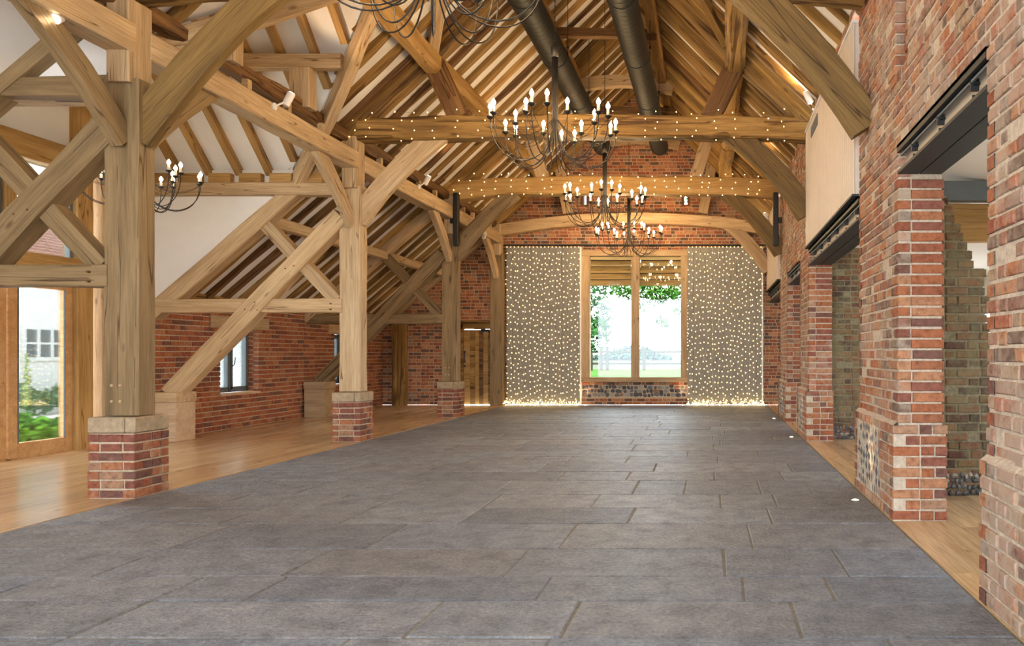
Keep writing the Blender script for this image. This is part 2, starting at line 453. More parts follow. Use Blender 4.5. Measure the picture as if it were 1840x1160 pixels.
def ico():
    t = (1+5**.5)/2
    v = [Vector(p).normalized() for p in ((-1, t, 0), (1, t, 0), (-1, -t, 0), (1, -t, 0), (0, -1, t), (0, 1, t), (0, -1, -t), (0, 1, -t), (t, 0, -1), (t, 0, 1), (-t, 0, -1), (-t, 0, 1))]
    f = [(0, 11, 5), (0, 5, 1), (0, 1, 7), (0, 7, 10), (0, 10, 11), (1, 5, 9), (5, 11, 4), (11, 10, 2), (10, 7, 6), (7, 1, 8), (3, 9, 4), (3, 4, 2), (3, 2, 6), (3, 6, 8), (3, 8, 9), (4, 9, 5), (2, 4, 11), (6, 2, 10), (8, 6, 7), (9, 8, 1)]
    return v, f
ICO = ico()
def flints(mb, axis, face, a0, a1, z0, z1, size, seed, m=2, prot=.02):
    rg = random.Random(seed); nz = max(1, int((z1-z0)/size)); dz = (z1-z0)/nz
    for r in range(nz):
        a = a0
        while a < a1:
            w = size*rg.uniform(.7, 1.6)
            if a+w > a1+.03: break
            c = (a+w/2, z0+(r+.5)*dz+rg.uniform(-.2, .2)*dz)
            vs = []
            for p in ICO[0]:
                s = rg.uniform(.75, 1.12)
                u = c[0]+p.x*w*.58*s; zq = c[1]+p.z*dz*.62*s; d = face+p.y*prot*s
                vs.append((u, d, zq) if axis == 'x' else (d, u, zq))
            mb.add(vs, ICO[1], m); a += w*rg.uniform(.95, 1.1)

# ------------------------------------------------------------------ roof profile
XC = -1.97
KN = [(0, 8.42), (2.37, 6.05), (3.6, 4.88), (6.68, 2.23), (7.4, 1.61)]
def U(d):
    d = abs(d)
    for (a, za), (b, zb) in zip(KN, KN[1:]):
        if d <= b: return za+(zb-za)*(d-a)/(b-a)
    return KN[-1][1]
def Uinv(z):
    for (a, za), (b, zb) in zip(KN, KN[1:]):
        if z >= zb: return a+(b-a)*(za-z)/(za-zb)
    return KN[-1][0]
PL = .075                   # rafter depth above the underside line
YB, YG = -2.5, 19.5        # back and far gable
WR0, WR1, WY = 7.2, 11.5, 9.35    # wing from, to, ridge
VAL = [(WY, 2.18), (9.54, 2.37), (10.71, 3.6), (WR1, 4.52)]
def valley(Y):
    y = abs(Y-WY)+WY
    if y > WR1+.001: return None
    for (a, da), (b, db) in zip(VAL, VAL[1:]):
        if y <= b+1e-6: return da+(db-da)*(y-a)/(b-a)
def WZ(Y): return 6.4-abs(Y-WY)*1.0         # wing plaster plane

# ------------------------------------------------------------------ floors
mb = MB(); rg = random.Random(11)
SX0, SX1 = -5.365, 1.455
rows = [2.2, 2.72, 3.13, 3.52, 4.05, 4.49, 5.13, 5.89, 6.48, 7.1, 7.9]
meas = {3.13: [-.10*1, -1.23], 3.52: [-2.6, -1.05, .05], 4.05: [-3.9, -2.35, -.62, .70], 4.49: [-2.9, -1.2, .47], 5.13: [-4.2, -1.75, -.30, .9], 5.89: [-3.2, -1.97, -.55, .35]}
y = 7.9
while y < 19.35:
    y += rg.choice((.36, .42, .5, .58, .66)); rows.append(min(y, 19.49))
rows = [YB+.02, -1.9, -1.3, -.8, -.2, .35, .9, 1.5]+rows
for ya, yb in zip(rows, rows[1:]):
    x = SX0; cuts = [SX0]
    while x < SX1:
        x += rg.choice((.5, .75, .95, 1.15, 1.35, 1.6)) if ya > 2 else 1.2
        if SX1-x < .4: x = SX1
        cuts.append(x)
    for xa, xb in zip(cuts, cuts[1:]):
        g = .0055; dz = rg.uniform(-.002, .002)
        jt = [rg.uniform(-.006, .006) for _ in range(8)]
        if xa <= SX0+.01: jt[0] = jt[6] = 0
        if xb >= SX1-.01: jt[2] = jt[4] = 0
        x0, x1, y0, y1 = xa+g, xb-g, ya+g, yb-g
        c = .009
        o8 = [(x0+jt[0], y0+jt[1]), (x1+jt[2], y0+jt[3]), (x1+jt[4], y1+jt[5]), (x0+jt[6], y1+jt[7])]
        cx = (x0+x1)/2; cy = (y0+y1)/2
        inn = [(px+(c if px < cx else -c), py+(c if py < cy else -c)) for px, py in o8]
        vs = [(a, b, -.02) for a, b in o8]+[(a, b, -.006+dz) for a, b in o8]+[(a, b, dz) for a, b in inn]
        fs = [(8, 9, 10, 11)]
        for k in range(4):
            k2 = (k+1) % 4; fs += [(k, k2, 4+k2, 4+k), (4+k, 4+k2, 8+k2, 8+k)]
        mb.add(vs, fs, 0)
mb.box(SX0-.01, SX1+.01, YB, YG, -.2, -.007, 1)
tag(mb.obj('floor', [STONE, GROUT]), kind='structure')
def planks(name, x0, x1, y0, y1, w, seed):
    mb = MB(); rg = random.Random(seed); x = x0
    while x < x1-.01:
        xe = min(x+w, x1); yy = y0-rg.uniform(0, 1.5)
        while yy < y1:
            ye = yy+rg.uniform(1.6, 3.0)
            a, b = max(yy, y0), min(ye, y1)
            if b-a > .05: mb.box(x+.0008, xe-.0008, a+.0008, b-.0008, -.03, 0)
            yy = ye
        x = xe
    mb.box(x0, x1, y0, y1, -.2, -.006)
    return tag(mb.obj(name, FLOORWOOD), kind='structure')
planks('floor_aisle', -9.2, SX0-.012, YB, YG, .19, 3)
planks('floor_side_room', SX1+.012, 6.0, YB, YG, .24, 4)

# ------------------------------------------------------------------ walls
# far gable
mb = MB()
def gprof(z):
    d = Uinv(min(z-.05, 8.4)) if z < 8.4 else None
    if d is None: return None
    return (XC-d, XC+d if XC+d < 2.6 and z > 4.9 else 2.6)
WIN = (-3.42, -.63, .617, 4.08)
DOOR = (-6.62, -5.76, 0, 2.17)
SL1 = (-3.38, -3.29, 5.28, 5.62); SL2 = (-.72, -.63, 5.28, 5.62)
FB = (-3.42, -.63, .20, .53)
H = [WIN, DOOR, SL1, SL2]
brickface(mb, 'x', YG, 1, -8.66, 2.6, 0, 8.3, H+[FB], gprof, 21, 0, .004, 'flemish')
z = 0
bands = [0, .617, 2.17, 3.0, 4.08, 4.88, 5.28, 5.62]+[5.9+.3*i for i in range(9)]
for za, zb in zip(bands, bands[1:]):
    d = Uinv(za+.02)+.0; xl = max(-9.0, XC-d); xr = 2.6 if za < 4.9 else XC+d
    core(mb, 'x', YG, .35, 1, xl, xr, za, zb, [h for h in H if h[2] < zb and h[3] > za], 1)
flints(mb, 'x', YG+.012, FB[0]+.02, FB[1]-.02, FB[2]+.01, FB[3]-.01, .1, 5, 2, .022)
# timber linings of the two slits
tag(mb.obj('wall_far', [BR_GABLE, MORTAR, FLINT]), kind='structure')
# left brick wall of the aisle
mb = MB(); XL = -8.65
LW1 = (13.05, 14.15, .64, 1.80); LW2 = (17.0, 18.1, .64, 1.80); LW0 = (3.4, 4.6, .64, 1.8)
for (ya, yb, sd) in ((WR1, YG, 31), (YB, WR0, 32)):
    hs = [h for h in (LW1, LW2, LW0) if ya < h[0] < yb]
    brickface(mb, 'y', XL, -1, ya, yb, 0, 2.25, hs, None, sd, 0, .003, 'gardenwall')
    core(mb, 'y', XL, .34, -1, ya, yb, 0, 2.4, hs, 1)
for h in (LW1, LW2, LW0):      # reveals
    for yy, inw in ((h[0], -1), (h[1], 1)):
        brickface(mb, 'x', yy, inw, XL-.30, XL-.11, h[2], h[3], (), None, 5, 0, .003)
tag(mb.obj('wall_left', [BR_NEW, MORTAR]), kind='structure')
# right wall: near pier, piers and brickwork above the openings
XR = 1.507; XP = 1.462; TOPR = 5.02
OP = [(4.05, 5.985, 0, 3.03), (7.56, 11.44, 0, 4.95), (12.6, 14.6, 0, 2.93), (16.2, 19.5, 0, 4.95)]
SLOT = [(5.73, 6.09, 3.64, 4.75), (13.95, 14.05, 3.45, 4.15), (12.85, 12.95, 3.55, 4.25), (10.9, 10.95, 9, 9.1)]
mb = MB()
ZPL = .78
brickface(mb, 'y', XR, 1, YB, YG, ZPL+.0, TOPR, OP+SLOT, None, 41, 0, .006, 'flemish', jambs=(4.05, 5.985, 7.56, 11.44, 12.6, 14.6, 16.2))
core(mb, 'y', XR, .36, 1, YB, YG, ZPL-.02, TOPR+.05, OP+SLOT, 1)
for s in SLOT[:3]: # slot backs in darker brick
    brickface(mb, 'y', XR+.085, 1, s[0], s[1], s[2], s[3], (), None, 8, 4, .004)
    mb.box(XR+.15, XR+.36, s[0], s[1], s[2], s[3], 1)
piers = [(YB, 4.05, 'n'), (5.985, 7.56, 'nf'), (11.44, 12.6, 'nf'), (14.6, 16.2, 'nf')]
for pi, (ya, yb, _) in enumerate(piers):
    # plinth
    qa = ya+.42 if pi else yb-1.15; qb = yb-.2 if pi else yb-.42
    hole = [(qa, qb, .0, ZPL-.02)] if pi else [(3.0, 3.45, .05, .66)]
    if pi: hole = [(ya+.45, yb-.10, .09, ZPL-.09)]
    brickface(mb, 'y', XP, 1, ya, yb, 0, ZPL, hole, None, 50+pi, 0, .006, 'flemish', ends=(1 if pi else 0, 1))
    mb.box(XP+.014, XR+.36, ya+.012 if pi else ya, yb-.012, 0, ZPL-.01, 1)
    mb.add([(XP+.006, ya, ZPL-.012), (XP+.006, yb, ZPL-.012), (XR+.01, yb, ZPL+.03), (XR+.01, ya, ZPL+.03)], [(0, 1, 2, 3)], 1)
    for hh in hole:
        flints(mb, 'y', XP+.022, hh[0]+.02, hh[1]-.02, hh[2], hh[3], .085, 60+pi, 2, .018)
    if pi:   # face towards the camera and face away
        xe = (1.885, 1.885, 1.87, 1.87)[pi]
        for yy, inw, en in ((ya, 1, 2), (yb, -1, 2)):
            brickface(mb, 'x', yy-(.02 if inw > 0 else 0), inw, XP, xe+.02, 0, ZPL, (), None, 70+pi, 4, .005, 'flemish', ends=(en, 0))
            brickface(mb, 'x', yy, inw, XR, xe, ZPL, 2.80, (), None, 80+pi, 4, .005, 'flemish', ends=(1, 0))
            mb.box(XP+.01, xe+.01, min(yy, yy+inw*.2)-(.008 if inw > 0 else -.0), max(yy, yy+inw*.2), 0, ZPL-.01, 1)
    else:
        brickface(mb, 'x', yb, -1, XP, 1.87, 0, ZPL, (), None, 90, 4, .005, ends=(2, 0)); brickface(mb, 'x', yb, -1, XR, 1.87, ZPL, 2.8, (), None, 91, 4, .005, ends=(1, 0))
# jambs of openings 2 and 4 above the lintels
tag(mb.obj('wall_right', [BR_OLD, MORTAR_W, FLINT, BR_DARK, BR_PIER]), kind='structure')
# ragged cross walls of the side room
def crosswall(name, y, x0, steps, seed, thick=.4):
    mb = MB(); rg = random.Random(seed); n = int(steps[0][1]/PITCH)
    for i in range(n):
        z = i*PITCH
        xe = max(s[0] for s in steps if s[1] > z)+rg.uniform(-.03, .03)
        pr = .03 if z < .85 else 0
        brickrun(mb, 'x', x0, xe, y-pr, 1, z, z+PITCH, i % 2, rg, 0, .008)
        mb.box(x0, xe-.02, y-pr+.014, y+thick, z, z+PITCH, 1)
    flints(mb, 'x', y-.02, x0+.02, 3.2, 0, .22, .055, seed, 2, .03)
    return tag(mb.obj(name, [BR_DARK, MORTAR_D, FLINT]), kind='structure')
# steps: (right edge X, up to Z)
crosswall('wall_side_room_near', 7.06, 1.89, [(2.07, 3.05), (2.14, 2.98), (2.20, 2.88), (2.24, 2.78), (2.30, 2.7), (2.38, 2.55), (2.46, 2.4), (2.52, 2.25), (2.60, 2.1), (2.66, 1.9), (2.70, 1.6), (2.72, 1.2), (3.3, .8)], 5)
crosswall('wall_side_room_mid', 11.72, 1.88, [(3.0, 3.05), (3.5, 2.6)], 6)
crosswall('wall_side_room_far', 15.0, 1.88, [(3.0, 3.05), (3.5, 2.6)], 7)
# side room shell
mb = MB()
mb.box(5.6, 5.8, YB, YG, 0, .9, 0); mb.box(5.6, 5.8, YB, YG, 2.3, 3.4, 0)
for ya, yb in ((YB, 0), (2.5, 4.2), (6.6, 8.8), (11.0, 13), (15.5, YG)): mb.box(5.6, 5.8, ya, yb, .9, 2.3, 0)
tag(mb.obj('wall_side_room_outer', PLASTER), kind='structure')
mb = MB(); mb.add([(1.87, YB, 3.5), (5.9, YB, 2.9), (5.9, YG, 2.9), (1.87, YG, 3.5), (1.87, YB, 3.6), (5.9, YB, 3.0), (5.9, YG, 3.0), (1.87, YG, 3.6)], [(0, 1, 2, 3), (4, 5, 6, 7), (0, 1, 5, 4), (2, 3, 7, 6)])
tag(mb.obj('ceiling_side_room', PLASTER), kind='structure')
mb = MB(); mb.box(1.9, 5.6, YG, YG+.2, 0, 3.4); mb.box(1.9, 5.6, YB-.2, YB, 0, 3.4)
tag(mb.obj('wall_side_room_ends', PLASTER), kind='structure')
# back wall behind the camera: brick cheeks, open gap added to admit sky light
mb = MB(); bh = [(-6.4, 1.2, .0, 4.4)]
core(mb, 'x', YB, .3, -1, -9, 2.0, 0, 4.9, bh, 0)
for za, zb in zip([4.9+.3*i for i in range(12)], [5.2+.3*i for i in range(12)]):
    d = Uinv(min(za, 8.3)); mb.box(XC-d, XC+d, YB-.3, YB-.02, za, zb)
tag(mb.obj('wall_back', [BR_NEW]), kind='structure')
# wing: white side walls over the aisle roof, gable end with glazing
mb = MB()
def polyY(mb, pts, y0, y1, m=0):
    n = len(pts); vs = [(x, y0, z) for x, z in pts]+[(x, y1, z) for x, z in pts]
    fs = [tuple(range(n)), tuple(range(2*n-1, n-1, -1))]+[(i, n+i, n+(i+1) % n, (i+1) % n) for i in range(n)]
    mb.add(vs, fs, m)
zx = lambda X: U(X-XC)
for y0, dd in ((WR1, .24), (WR0-.14, .05)):
    polyY(mb, [(-8.98, 2.05), (-8.5, zx(-8.5)), (-6.45, zx(-6.45)), (-5.65, zx(-6.45)), (-5.65, 4.3), (-8.98, 4.3)] if 0 else
          [(-8.98, zx(-8.75)-dd), (-6.62, zx(-6.62)-dd), (-6.45, 4.2), (-8.98, 4.2)], y0, y0+.14)
tag(mb.obj('wall_wing_sides', PLASTER), kind='structure')
mb = MB(); XE = -8.93
# gable end plaster above the tie and beside the glazing
def polyX(mb, pts, x0, x1, m=0):
    n = len(pts); vs = [(x0, y, z) for y, z in pts]+[(x1, y, z) for y, z in pts]
    fs = [tuple(range(n)), tuple(range(2*n-1, n-1, -1))]+[(i, n+i, n+(i+1) % n, (i+1) % n) for i in range(n)]
    mb.add(vs, fs, m)
polyX(mb, [(WR0, 3.9), (WR1, 3.9), (WR1, WZ(WR1)), (WY, WZ(WY)), (WR0, WZ(WR0))], XE-.15, XE-.02)
mb.box(XE-.15, XE-.02, WR0-.2, 8.0, 0, 3.95); mb.box(XE-.15, XE-.02, 10.7, WR1+.14, 0, 3.95)
tag(mb.obj('wall_wing_end', PLASTER), kind='structure')

# ------------------------------------------------------------------ ceilings
mb = MB()
def Np(d): return U(d)+PL
ys = sorted({YB, WR0-.001, WR0, WR1, WR1+.001, YG+.3, *[WY+s*(v[0]-WY) for v in VAL for s in (1, -1)], *[WR0+i*(WR1-WR0)/20 for i in range(21)]})
dk = [0, 2.37, 3.6, 7.0]
for ya, yb in zip(ys, ys[1:]):
    if yb-ya < .0005: continue
    inw = WR0-.0005 <= ya and yb <= WR1+.0005
    for da, db in zip(dk, dk[1:]):
        if inw:
            va, vb = valley(ya), valley(yb)
            a0, b0, a1, b1 = min(da, va), min(da, vb), min(db, va), min(db, vb)
            if a1-a0 < 1e-4 and b1-b0 < 1e-4: continue
        else: a0 = b0 = da; a1 = b1 = db
        q = [(XC-a0, ya, Np(a0)), (XC-a1, ya, Np(a1)), (XC-b1, yb, Np(b1)), (XC-b0, yb, Np(b0))]
        mb.add(q+[(x, y, z+.12) for x, y, z in q], [(0, 1, 2, 3), (4, 5, 6, 7)])
    if yb <= YG+.31:
        for da, db in zip([0, 2.37, 3.6], [2.37, 3.6, 3.95]):
            q = [(XC+da, ya, Np(da)), (XC+db, ya, Np(db)), (XC+db, yb, Np(db)), (XC+da, yb, Np(da))]
            mb.add(q+[(x, y, z+.12) for x, y, z in q], [(3, 2, 1, 0), (4, 5, 6, 7)])
tag(mb.obj('ceiling', PLASTER), kind='structure')
mb = MB()
yw = sorted({WR0-.3, WR0, WR1, WR1+.3, *[WY+s*(v[0]-WY) for v in VAL for s in (1, -1)]})
for ya, yb in zip(yw, yw[1:]):
    xa = XC-(valley(ya) or 4.8); xb = XC-(valley(yb) or 4.8)
    q = [(-9.3, ya, WZ(ya)), (xa, ya, WZ(ya)), (xb, yb, WZ(yb)), (-9.3, yb, WZ(yb))]
    mb.add(q+[(x, y, z+.12) for x, y, z in q], [(0, 1, 2, 3), (4, 5, 6, 7)])
tag(mb.obj('ceiling_wing', PLASTER), kind='structure')

# ------------------------------------------------------------------ rafters
BAYS = [(YB, 2.75, 'behind the nearest truss'), (2.75, 7.1, 'in the nearest bay'), (7.1, 11.53, 'beside the largest full chandelier'), (11.53, 15.87, 'beside the middle chandelier'), (15.87, 19.4, 'next to the far gable')]
def pickmat(rg, old):
    return rg.choices([OAK_OLD, OAK_DARK, OAK_RAFT, OAK_HONEY], (4, 3, 3, 1) if old else (2, 1, 4, 3))[0]
rg = random.Random(99)
for bi, (ya, yb, wh) in enumerate(BAYS):
    if bi == 0: continue
    n = int(round((yb-ya)/.455))
    for i in range(n):
        y = ya+(i+.5)*(yb-ya)/n+rg.uniform(-.03, .03)
        if y > YG-.1: continue
        old = y < 15.5
        if True:
            dend = 3.75; v = valley(y)
            if v is not None: dend = min(dend, v-.03)
            w = rg.uniform(.09, .14) if old else rg.uniform(.09, .115)
            wv = .012 if old else .003
            for sgn, nm in ((-1, 'left'), (1, 'right')):
                de = dend if sgn < 0 else 3.6
                ds = [0.04, 1.2]+([2.37] if de > 2.4 else [])+[de]
                pts = [(XC+sgn*d, y, U(d)+PL/2+.01) for d in ds]
                o = timber('rafter', pts, w*rg.uniform(.9, 1.1), .135, pickmat(rg, old), side=(0, 1, 0), rough=.006 if old else .002, wave=wv, seg=.3, cham=.014 if old else .004)
                tag(o, 'oak rafter under the ceiling, %s slope, %s' % (nm, wh), 'rafter', 'upper rafters on the %s slope %s' % (nm, wh))
        if not (y < WR1+.05):
            pts = [(XC-d, y+rg.uniform(-.01, .01), U(d)+PL/2+.01) for d in (3.55, 5.0, 6.95)]
            o = timber('rafter', pts, rg.uniform(.09, .14), .135, pickmat(rg, True), side=(0, 1, 0), rough=.006, wave=.010, seg=.3, cham=.012)
            tag(o, 'oak aisle rafter above the left brick wall %s' % wh, 'rafter', 'lower aisle rafters %s' % wh)
# wing rafters
k = 0
for sgn, nm in ((1, 'far'), (-1, 'near')):
    x = -8.75
    while x < -4.6:
        dv = XC-x
        # where the wing rafter meets the valley
        ytop = 0.06; lo = 2.22
        if dv < 4.52:
            for t in range(0, 215):
                if valley(WY+t*.01) >= dv-.02: lo = min(lo, t*.01-.03); break
        if lo-ytop > .3:
            pts = [(x, WY+sgn*t, WZ(WY+t)-.04) for t in (ytop, lo)]
            o = timber('rafter', pts, .10, .14, OAK_HONEY, side=(1, 0, 0), rough=.002, wave=.003, cham=.004)
            tag(o, 'new oak rafter on the %s slope of the white side wing' % nm, 'rafter', 'rafters on the %s slope of the side wing' % nm)
        x += .47
def beam(name, pts, w, h, mat, label, cat='beam', group=None, **kw):
    return tag(timber(name, pts, w, h, mat, **kw), label, cat, group)
for sgn, nm in ((1, 'far'), (-1, 'near')):
    ev = WY+sgn*2.12
    beam('eaves_beam', [(-8.85, ev, 3.885), (-5.72, ev, 3.885)], .2, .19, OAK_PALE, 'oak eaves beam carrying the rafter feet on the %s side of the wing' % nm, rough=.002)
    k = 0; x = -8.52
    while x < -5.9:
        mbx = MB(); mbx.bevbox(x-.17, x+.17, ev-.05+(-.02 if sgn > 0 else .02), ev+.05, 3.985, 4.13, .004)
        tag(mbx.obj('blocking_piece', OAK_HONEY), 'short oak block between rafter feet on the %s eaves beam of the wing' % nm, 'block', 'blocks on the %s eaves beam' % nm)
        x += .47
    py = WY+sgn*.80; pz = WZ(py)-.26
    beam('wing_purlin', [(-8.9, py, pz), (-5.05, py, pz)], .15, .2, OAK_PALE, 'horizontal oak purlin under the %s wing rafters' % nm, rough=.002)
    beam('purlin_post', [(-5.6, py, 4.7), (-5.6, py, pz-.1)], .28, .2, OAK_PALE, 'short oak post from arcade plate up to the %s wing purlin' % nm, 'post', side=(1, 0, 0), rough=.003)
    # valley rafter
    vp = [(XC-d-.0, WY+sgn*(yy-WY), U(d)-.03) for yy, d in VAL[::-1][:3]]+[(XC-2.5, WY+sgn*.12, U(2.45)-.10)]
    vp = [(x+.05, yv, z-.06) for x, yv, z in vp]
    beam('valley_rafter', vp, .13, .24, OAK_PALE, 'slanting oak valley rafter where the wing roof meets the nave roof, %s side' % nm, 'rafter', rough=.003)

# ------------------------------------------------------------------ trusses
TR = [(2.75, 'nearest the camera'), (7.10, 'on the nearest brick pier'), (11.53, 'on the second brick pier'), (15.87, 'on the third brick pier'), (19.30, 'against the far gable')]
WHICH = {2.75: 'overhead', 7.10: 'at the nearest left pier', 11.53: 'at the middle left pier', 15.87: 'at the farthest left pier', 19.30: 'against the far gable'}
def T(y, s): return s+' '+WHICH[y]
for ti, (ty, _) in enumerate(TR):
    last = ti == 4
    pm = [OAK_GREY_SHADED, OAK_GREY_SHADED, OAK_PALE, OAK_GREY_SHADED, OAK_GREY_SHADED][ti]
    # post
    fy = ty
    if ti:
        zb = .765 if not last else 0.0
        o = timber('oak_post', [(-5.575, fy, zb), (-5.575, fy, 3.95)], .33, .22, pm, side=(1, 0, 0), rough=.004, wave=.003, cham=.012)
        tag(o, T(ty, 'square oak arcade post'), 'post')
        timber('post_head', [(-5.565, fy-.02, 3.9), (-5.565, fy-.02, 4.69)], .22, .30, OAK_PALE, side=(1, 0, 0), rough=.004, wave=.003, parent=o, cham=.012)
    if ti in (1, 2, 3):
        # oak pegs shown as round plugs
        o2 = o
        for px_, pz_ in ((-5.66, 1.05), (-5.58, 1.05), (-5.66, .9), (-5.58, .9)):
            m2 = MB(); m2.tube([(px_, fy-.118, pz_), (px_, fy-.108, pz_)], .014, 10); m2.obj('peg', OAK_PALE, o2)
        # brick pier with padstone
        p = empty('brick_pier', (-5.58, fy, 0), T(ty, 'low square red brick pier carrying an oak post'), 'pier')
        m2 = MB(); a, b, c, d = -5.80, -5.362, fy-.22, fy+.22; zt = 7*PITCH
        for (ax, fc, inw, lo, hi, en) in (('x', c, 1, a, b, (1, 1)), ('x', d, -1, a, b, (1, 1)), ('y', a, 1, c, d, (2, 2)), ('y', b, -1, c, d, (2, 2))):
            brickface(m2, ax, fc, inw, lo, hi, 0, zt, (), None, 100+ti*7+int(inw*3)+(ax == 'x')*20, 0, .005, 'flemish', ends=en)
        m2.box(a+.012, b-.012, c+.012, d-.012, 0, zt, 1)
        m2.obj('brickwork', [BR_PIER, MORTAR], p)
        m2 = MB(); m2.bevbox(a-.003, b-.10, c-.003, d+.003, zt+.004, zt+.15, .012); m2.bevbox(b-.094, b+.003, c-.003, d+.003, zt+.004, zt+.15, .012)
        m2.obj('padstone', PADST, p)
    # tie beam
    yf = ty-.15
    if ti == 4:
        pts = [(x, 19.3, 4.87-.30*((x-XC)/3.5)**2+.0) for x in [-5.5+i*.7 for i in range(11)]]
        beam('tie_beam', pts, .26, .29, OAK_PALE, 'cambered oak tie beam in front of the far brick gable above the lit boards', rough=.004, side=(0, 1, 0))
    elif ti == 1:
        pts = [(x, 7.12, 5.05-.16*((x-XC)/3.5)**2) for x in [-5.62+i*.71 for i in range(11)]]
        beam('tie_beam', pts, .30, .34, OAK_OLD, 'old oak tie beam overhead at the top edge wound with fairy lights', rough=.02, wave=.015, side=(0, 1, 0))
    elif ti == 2:
        beam('tie_beam', [(-5.68, 11.53, 4.80), (-4.2, 11.53, 4.85), (-2, 11.53, 4.87), (0, 11.53, 4.85), (1.50, 11.53, 4.83)], .30, .35, OAK_OLD, 'dark rough-hewn tie beam wound with fairy lights behind the largest full chandelier', rough=.022, wave=.014, side=(0, 1, 0), cham=.03)
    elif ti == 3:
        beam('tie_beam', [(-5.66, 15.87, 4.78), (-4.5, 15.87, 4.92), (-2, 15.87, 4.94), (.5, 15.87, 4.91), (1.42, 15.87, 4.86)], .28, .37, OAK_HONEY, 'straight honey-coloured tie beam wound with fairy lights over the second chandelier', rough=.006, side=(0, 1, 0))
    else:
        beam('tie_beam', [(-5.7, ty, 5.1), (1.5, ty, 5.1)], .3, .35, OAK_OLD, 'old oak tie beam out of sight above the camera', rough=.01, side=(0, 1, 0))
    # principals
    for sgn, nm in ((-1, 'left'), (1, 'right')):
        de = 3.65 if sgn < 0 else 3.45
        m_ = OAK_OLD if ti in (0, 1, 2) else OAK_RAFT
        pts = [(XC+sgn*d, ty, U(d)-.08) for d in (0.05, 2.37, de)]
        beam('principal_rafter', pts, .30 if ti < 3 else .24, .22, m_, T(ty, 'broad %s principal rafter of the truss' % nm), 'rafter', side=(0, 1, 0), rough=.012 if ti < 3 else .004, wave=.012 if ti < 3 else .003)
        # queen struts (leaning)
        if ti:
            x0 = XC+sgn*(1.95 if ti != 3 else 1.6); x1 = XC+sgn*(2.38 if ti != 3 else 2.0)
            if ti == 4: x0 = XC+sgn*1.75; x1 = XC+sgn*2.0
            zt = U(x1-XC)-.12
            beam('queen_strut', [(x0, ty, 5.0), (x1, ty, zt)], .20 if ti == 2 else .16, .30 if ti == 2 else .26, OAK_DARK if ti in (1, 2) else OAK_PALE, T(ty, 'leaning %s oak strut above the tie beam' % nm), 'strut', side=(0, 1, 0), rough=.008, wave=.006)
        # tie braces
        if ti:
            if sgn < 0:
                p0 = (-5.50, ty, 3.42); p1 = (-4.18, ty, 4.80) if ti > 1 else (-3.98, ty, 5.02)
                if last: continue
                beam('curved_brace', arc(p0, p1, (-.06, 0, .07)), .12, .31, OAK_SHADED if ti == 1 else pm, T(ty, 'curved oak brace from left post up to the tie beam'), 'brace', side=(0, 1, 0), rough=.004)
            else:
                beam('curved_brace', arc((1.49, ty, 3.50), (.28, ty, 4.80) if ti > 1 else (.08, ty, 5.02), (.08, 0, .08)), .16, .32, OAK_SHADED if ti != 4 else OAK_PALE, T(ty, 'curved oak brace from right wall to tie beam'), 'brace', side=(0, 1, 0), rough=.004)
    # collars
    if ti in (3, 4):
        zc = 7.17 if ti == 3 else 6.93
        pts = [(XC+t, ty-.02, zc-.15*(t/1.1)**2) for t in [-1.15+i*.23 for i in range(11)]]
        beam('arched_collar', pts, .16, .25, OAK_PALE, T(ty, 'arched pale oak collar high in the roof'), 'collar', side=(0, 1, 0), rough=.003)
    # aisle frame
    if ti in (1, 2, 3):
        m1 = OAK_GREY_SHADED if ti == 1 else (OAK_PALE if ti == 2 else OAK_GREY_SHADED)
        o = beam('aisle_tie', [(-8.62, ty-.02, 2.09), (-5.70, ty-.02, 2.09)], .20, .21, m1, T(ty, 'horizontal oak tie across the left aisle'), 'beam', side=(0, 1, 0), rough=.003)
        sb = beam('sling_brace', [(-8.37, ty-.03, .72), (-5.72, ty-.03, 3.48)], .23, .27, m1, T(ty, 'long diagonal oak brace rising from a floor block'), 'brace', side=(0, 1, 0), rough=.004)
        for qx, qz in ((-7.17, 2.03), (-7.02, 2.14), (-6.98, 2.02), (-6.55, 2.66), (-6.42, 2.7), (-5.86, 2.12), (-5.86, 2.03)):
            m2 = MB(); m2.tube([(qx, ty-.155, qz), (qx, ty-.12, qz)], .011, 8); m2.obj('peg', OAK_DARK, sb)
        beam('counter_brace', [(-7.05, ty-.01, 3.50), (-5.80, ty-.01, 2.17)], .17, .19, m1, T(ty, 'shorter oak brace crossing the long diagonal brace'), 'brace', side=(0, 1, 0), rough=.003)
        pts = [(XC-d, ty, U(d)+(0, .07, -.24, -.10)[ti]) for d in (3.62, 5.0, 6.72)]
        beam('aisle_principal', pts, .24, .24, OAK_PALE if ti != 1 else OAK_GREY_SHADED, T(ty, 'broad oak principal rafter of the left aisle'), 'rafter', side=(0, 1, 0), rough=.003)
        # foot block
        p = empty('oak_foot_block', (-8.36, ty, 0), T(ty, 'boxed oak foot block on the aisle floor'), 'block')
        m2 = MB(); m2.bevbox(-8.60, -8.17, ty-.24, ty+.20, 0, .60, .006); m2.obj('block_body', PLANKSIL if ti == 2 else OAK_PALE, p)
        m2 = MB(); m2.bevbox(-8.61, -8.16, ty-.25, ty-.02, .602, .755, .006); m2.bevbox(-8.61, -8.16, ty-.015, ty+.21, .602, .755, .006); m2.obj('block_cap', OAK_PALE, p)
beam('high_collar', [(-7.2, 7.10, 3.885), (-5.7, 7.10, 3.885)], .2, .19, OAK_GREY_SHADED, 'short horizontal oak beam above the crossed braces at the nearest post', side=(0, 1, 0))
mb = MB(); polyY(mb, [(-6.60, 3.97), (-5.72, 3.97), (-5.72, zx(-5.72)+.03)], 7.12, 7.19)
tag(mb.obj('wall_infill_panel', PLASTER), kind='structure')
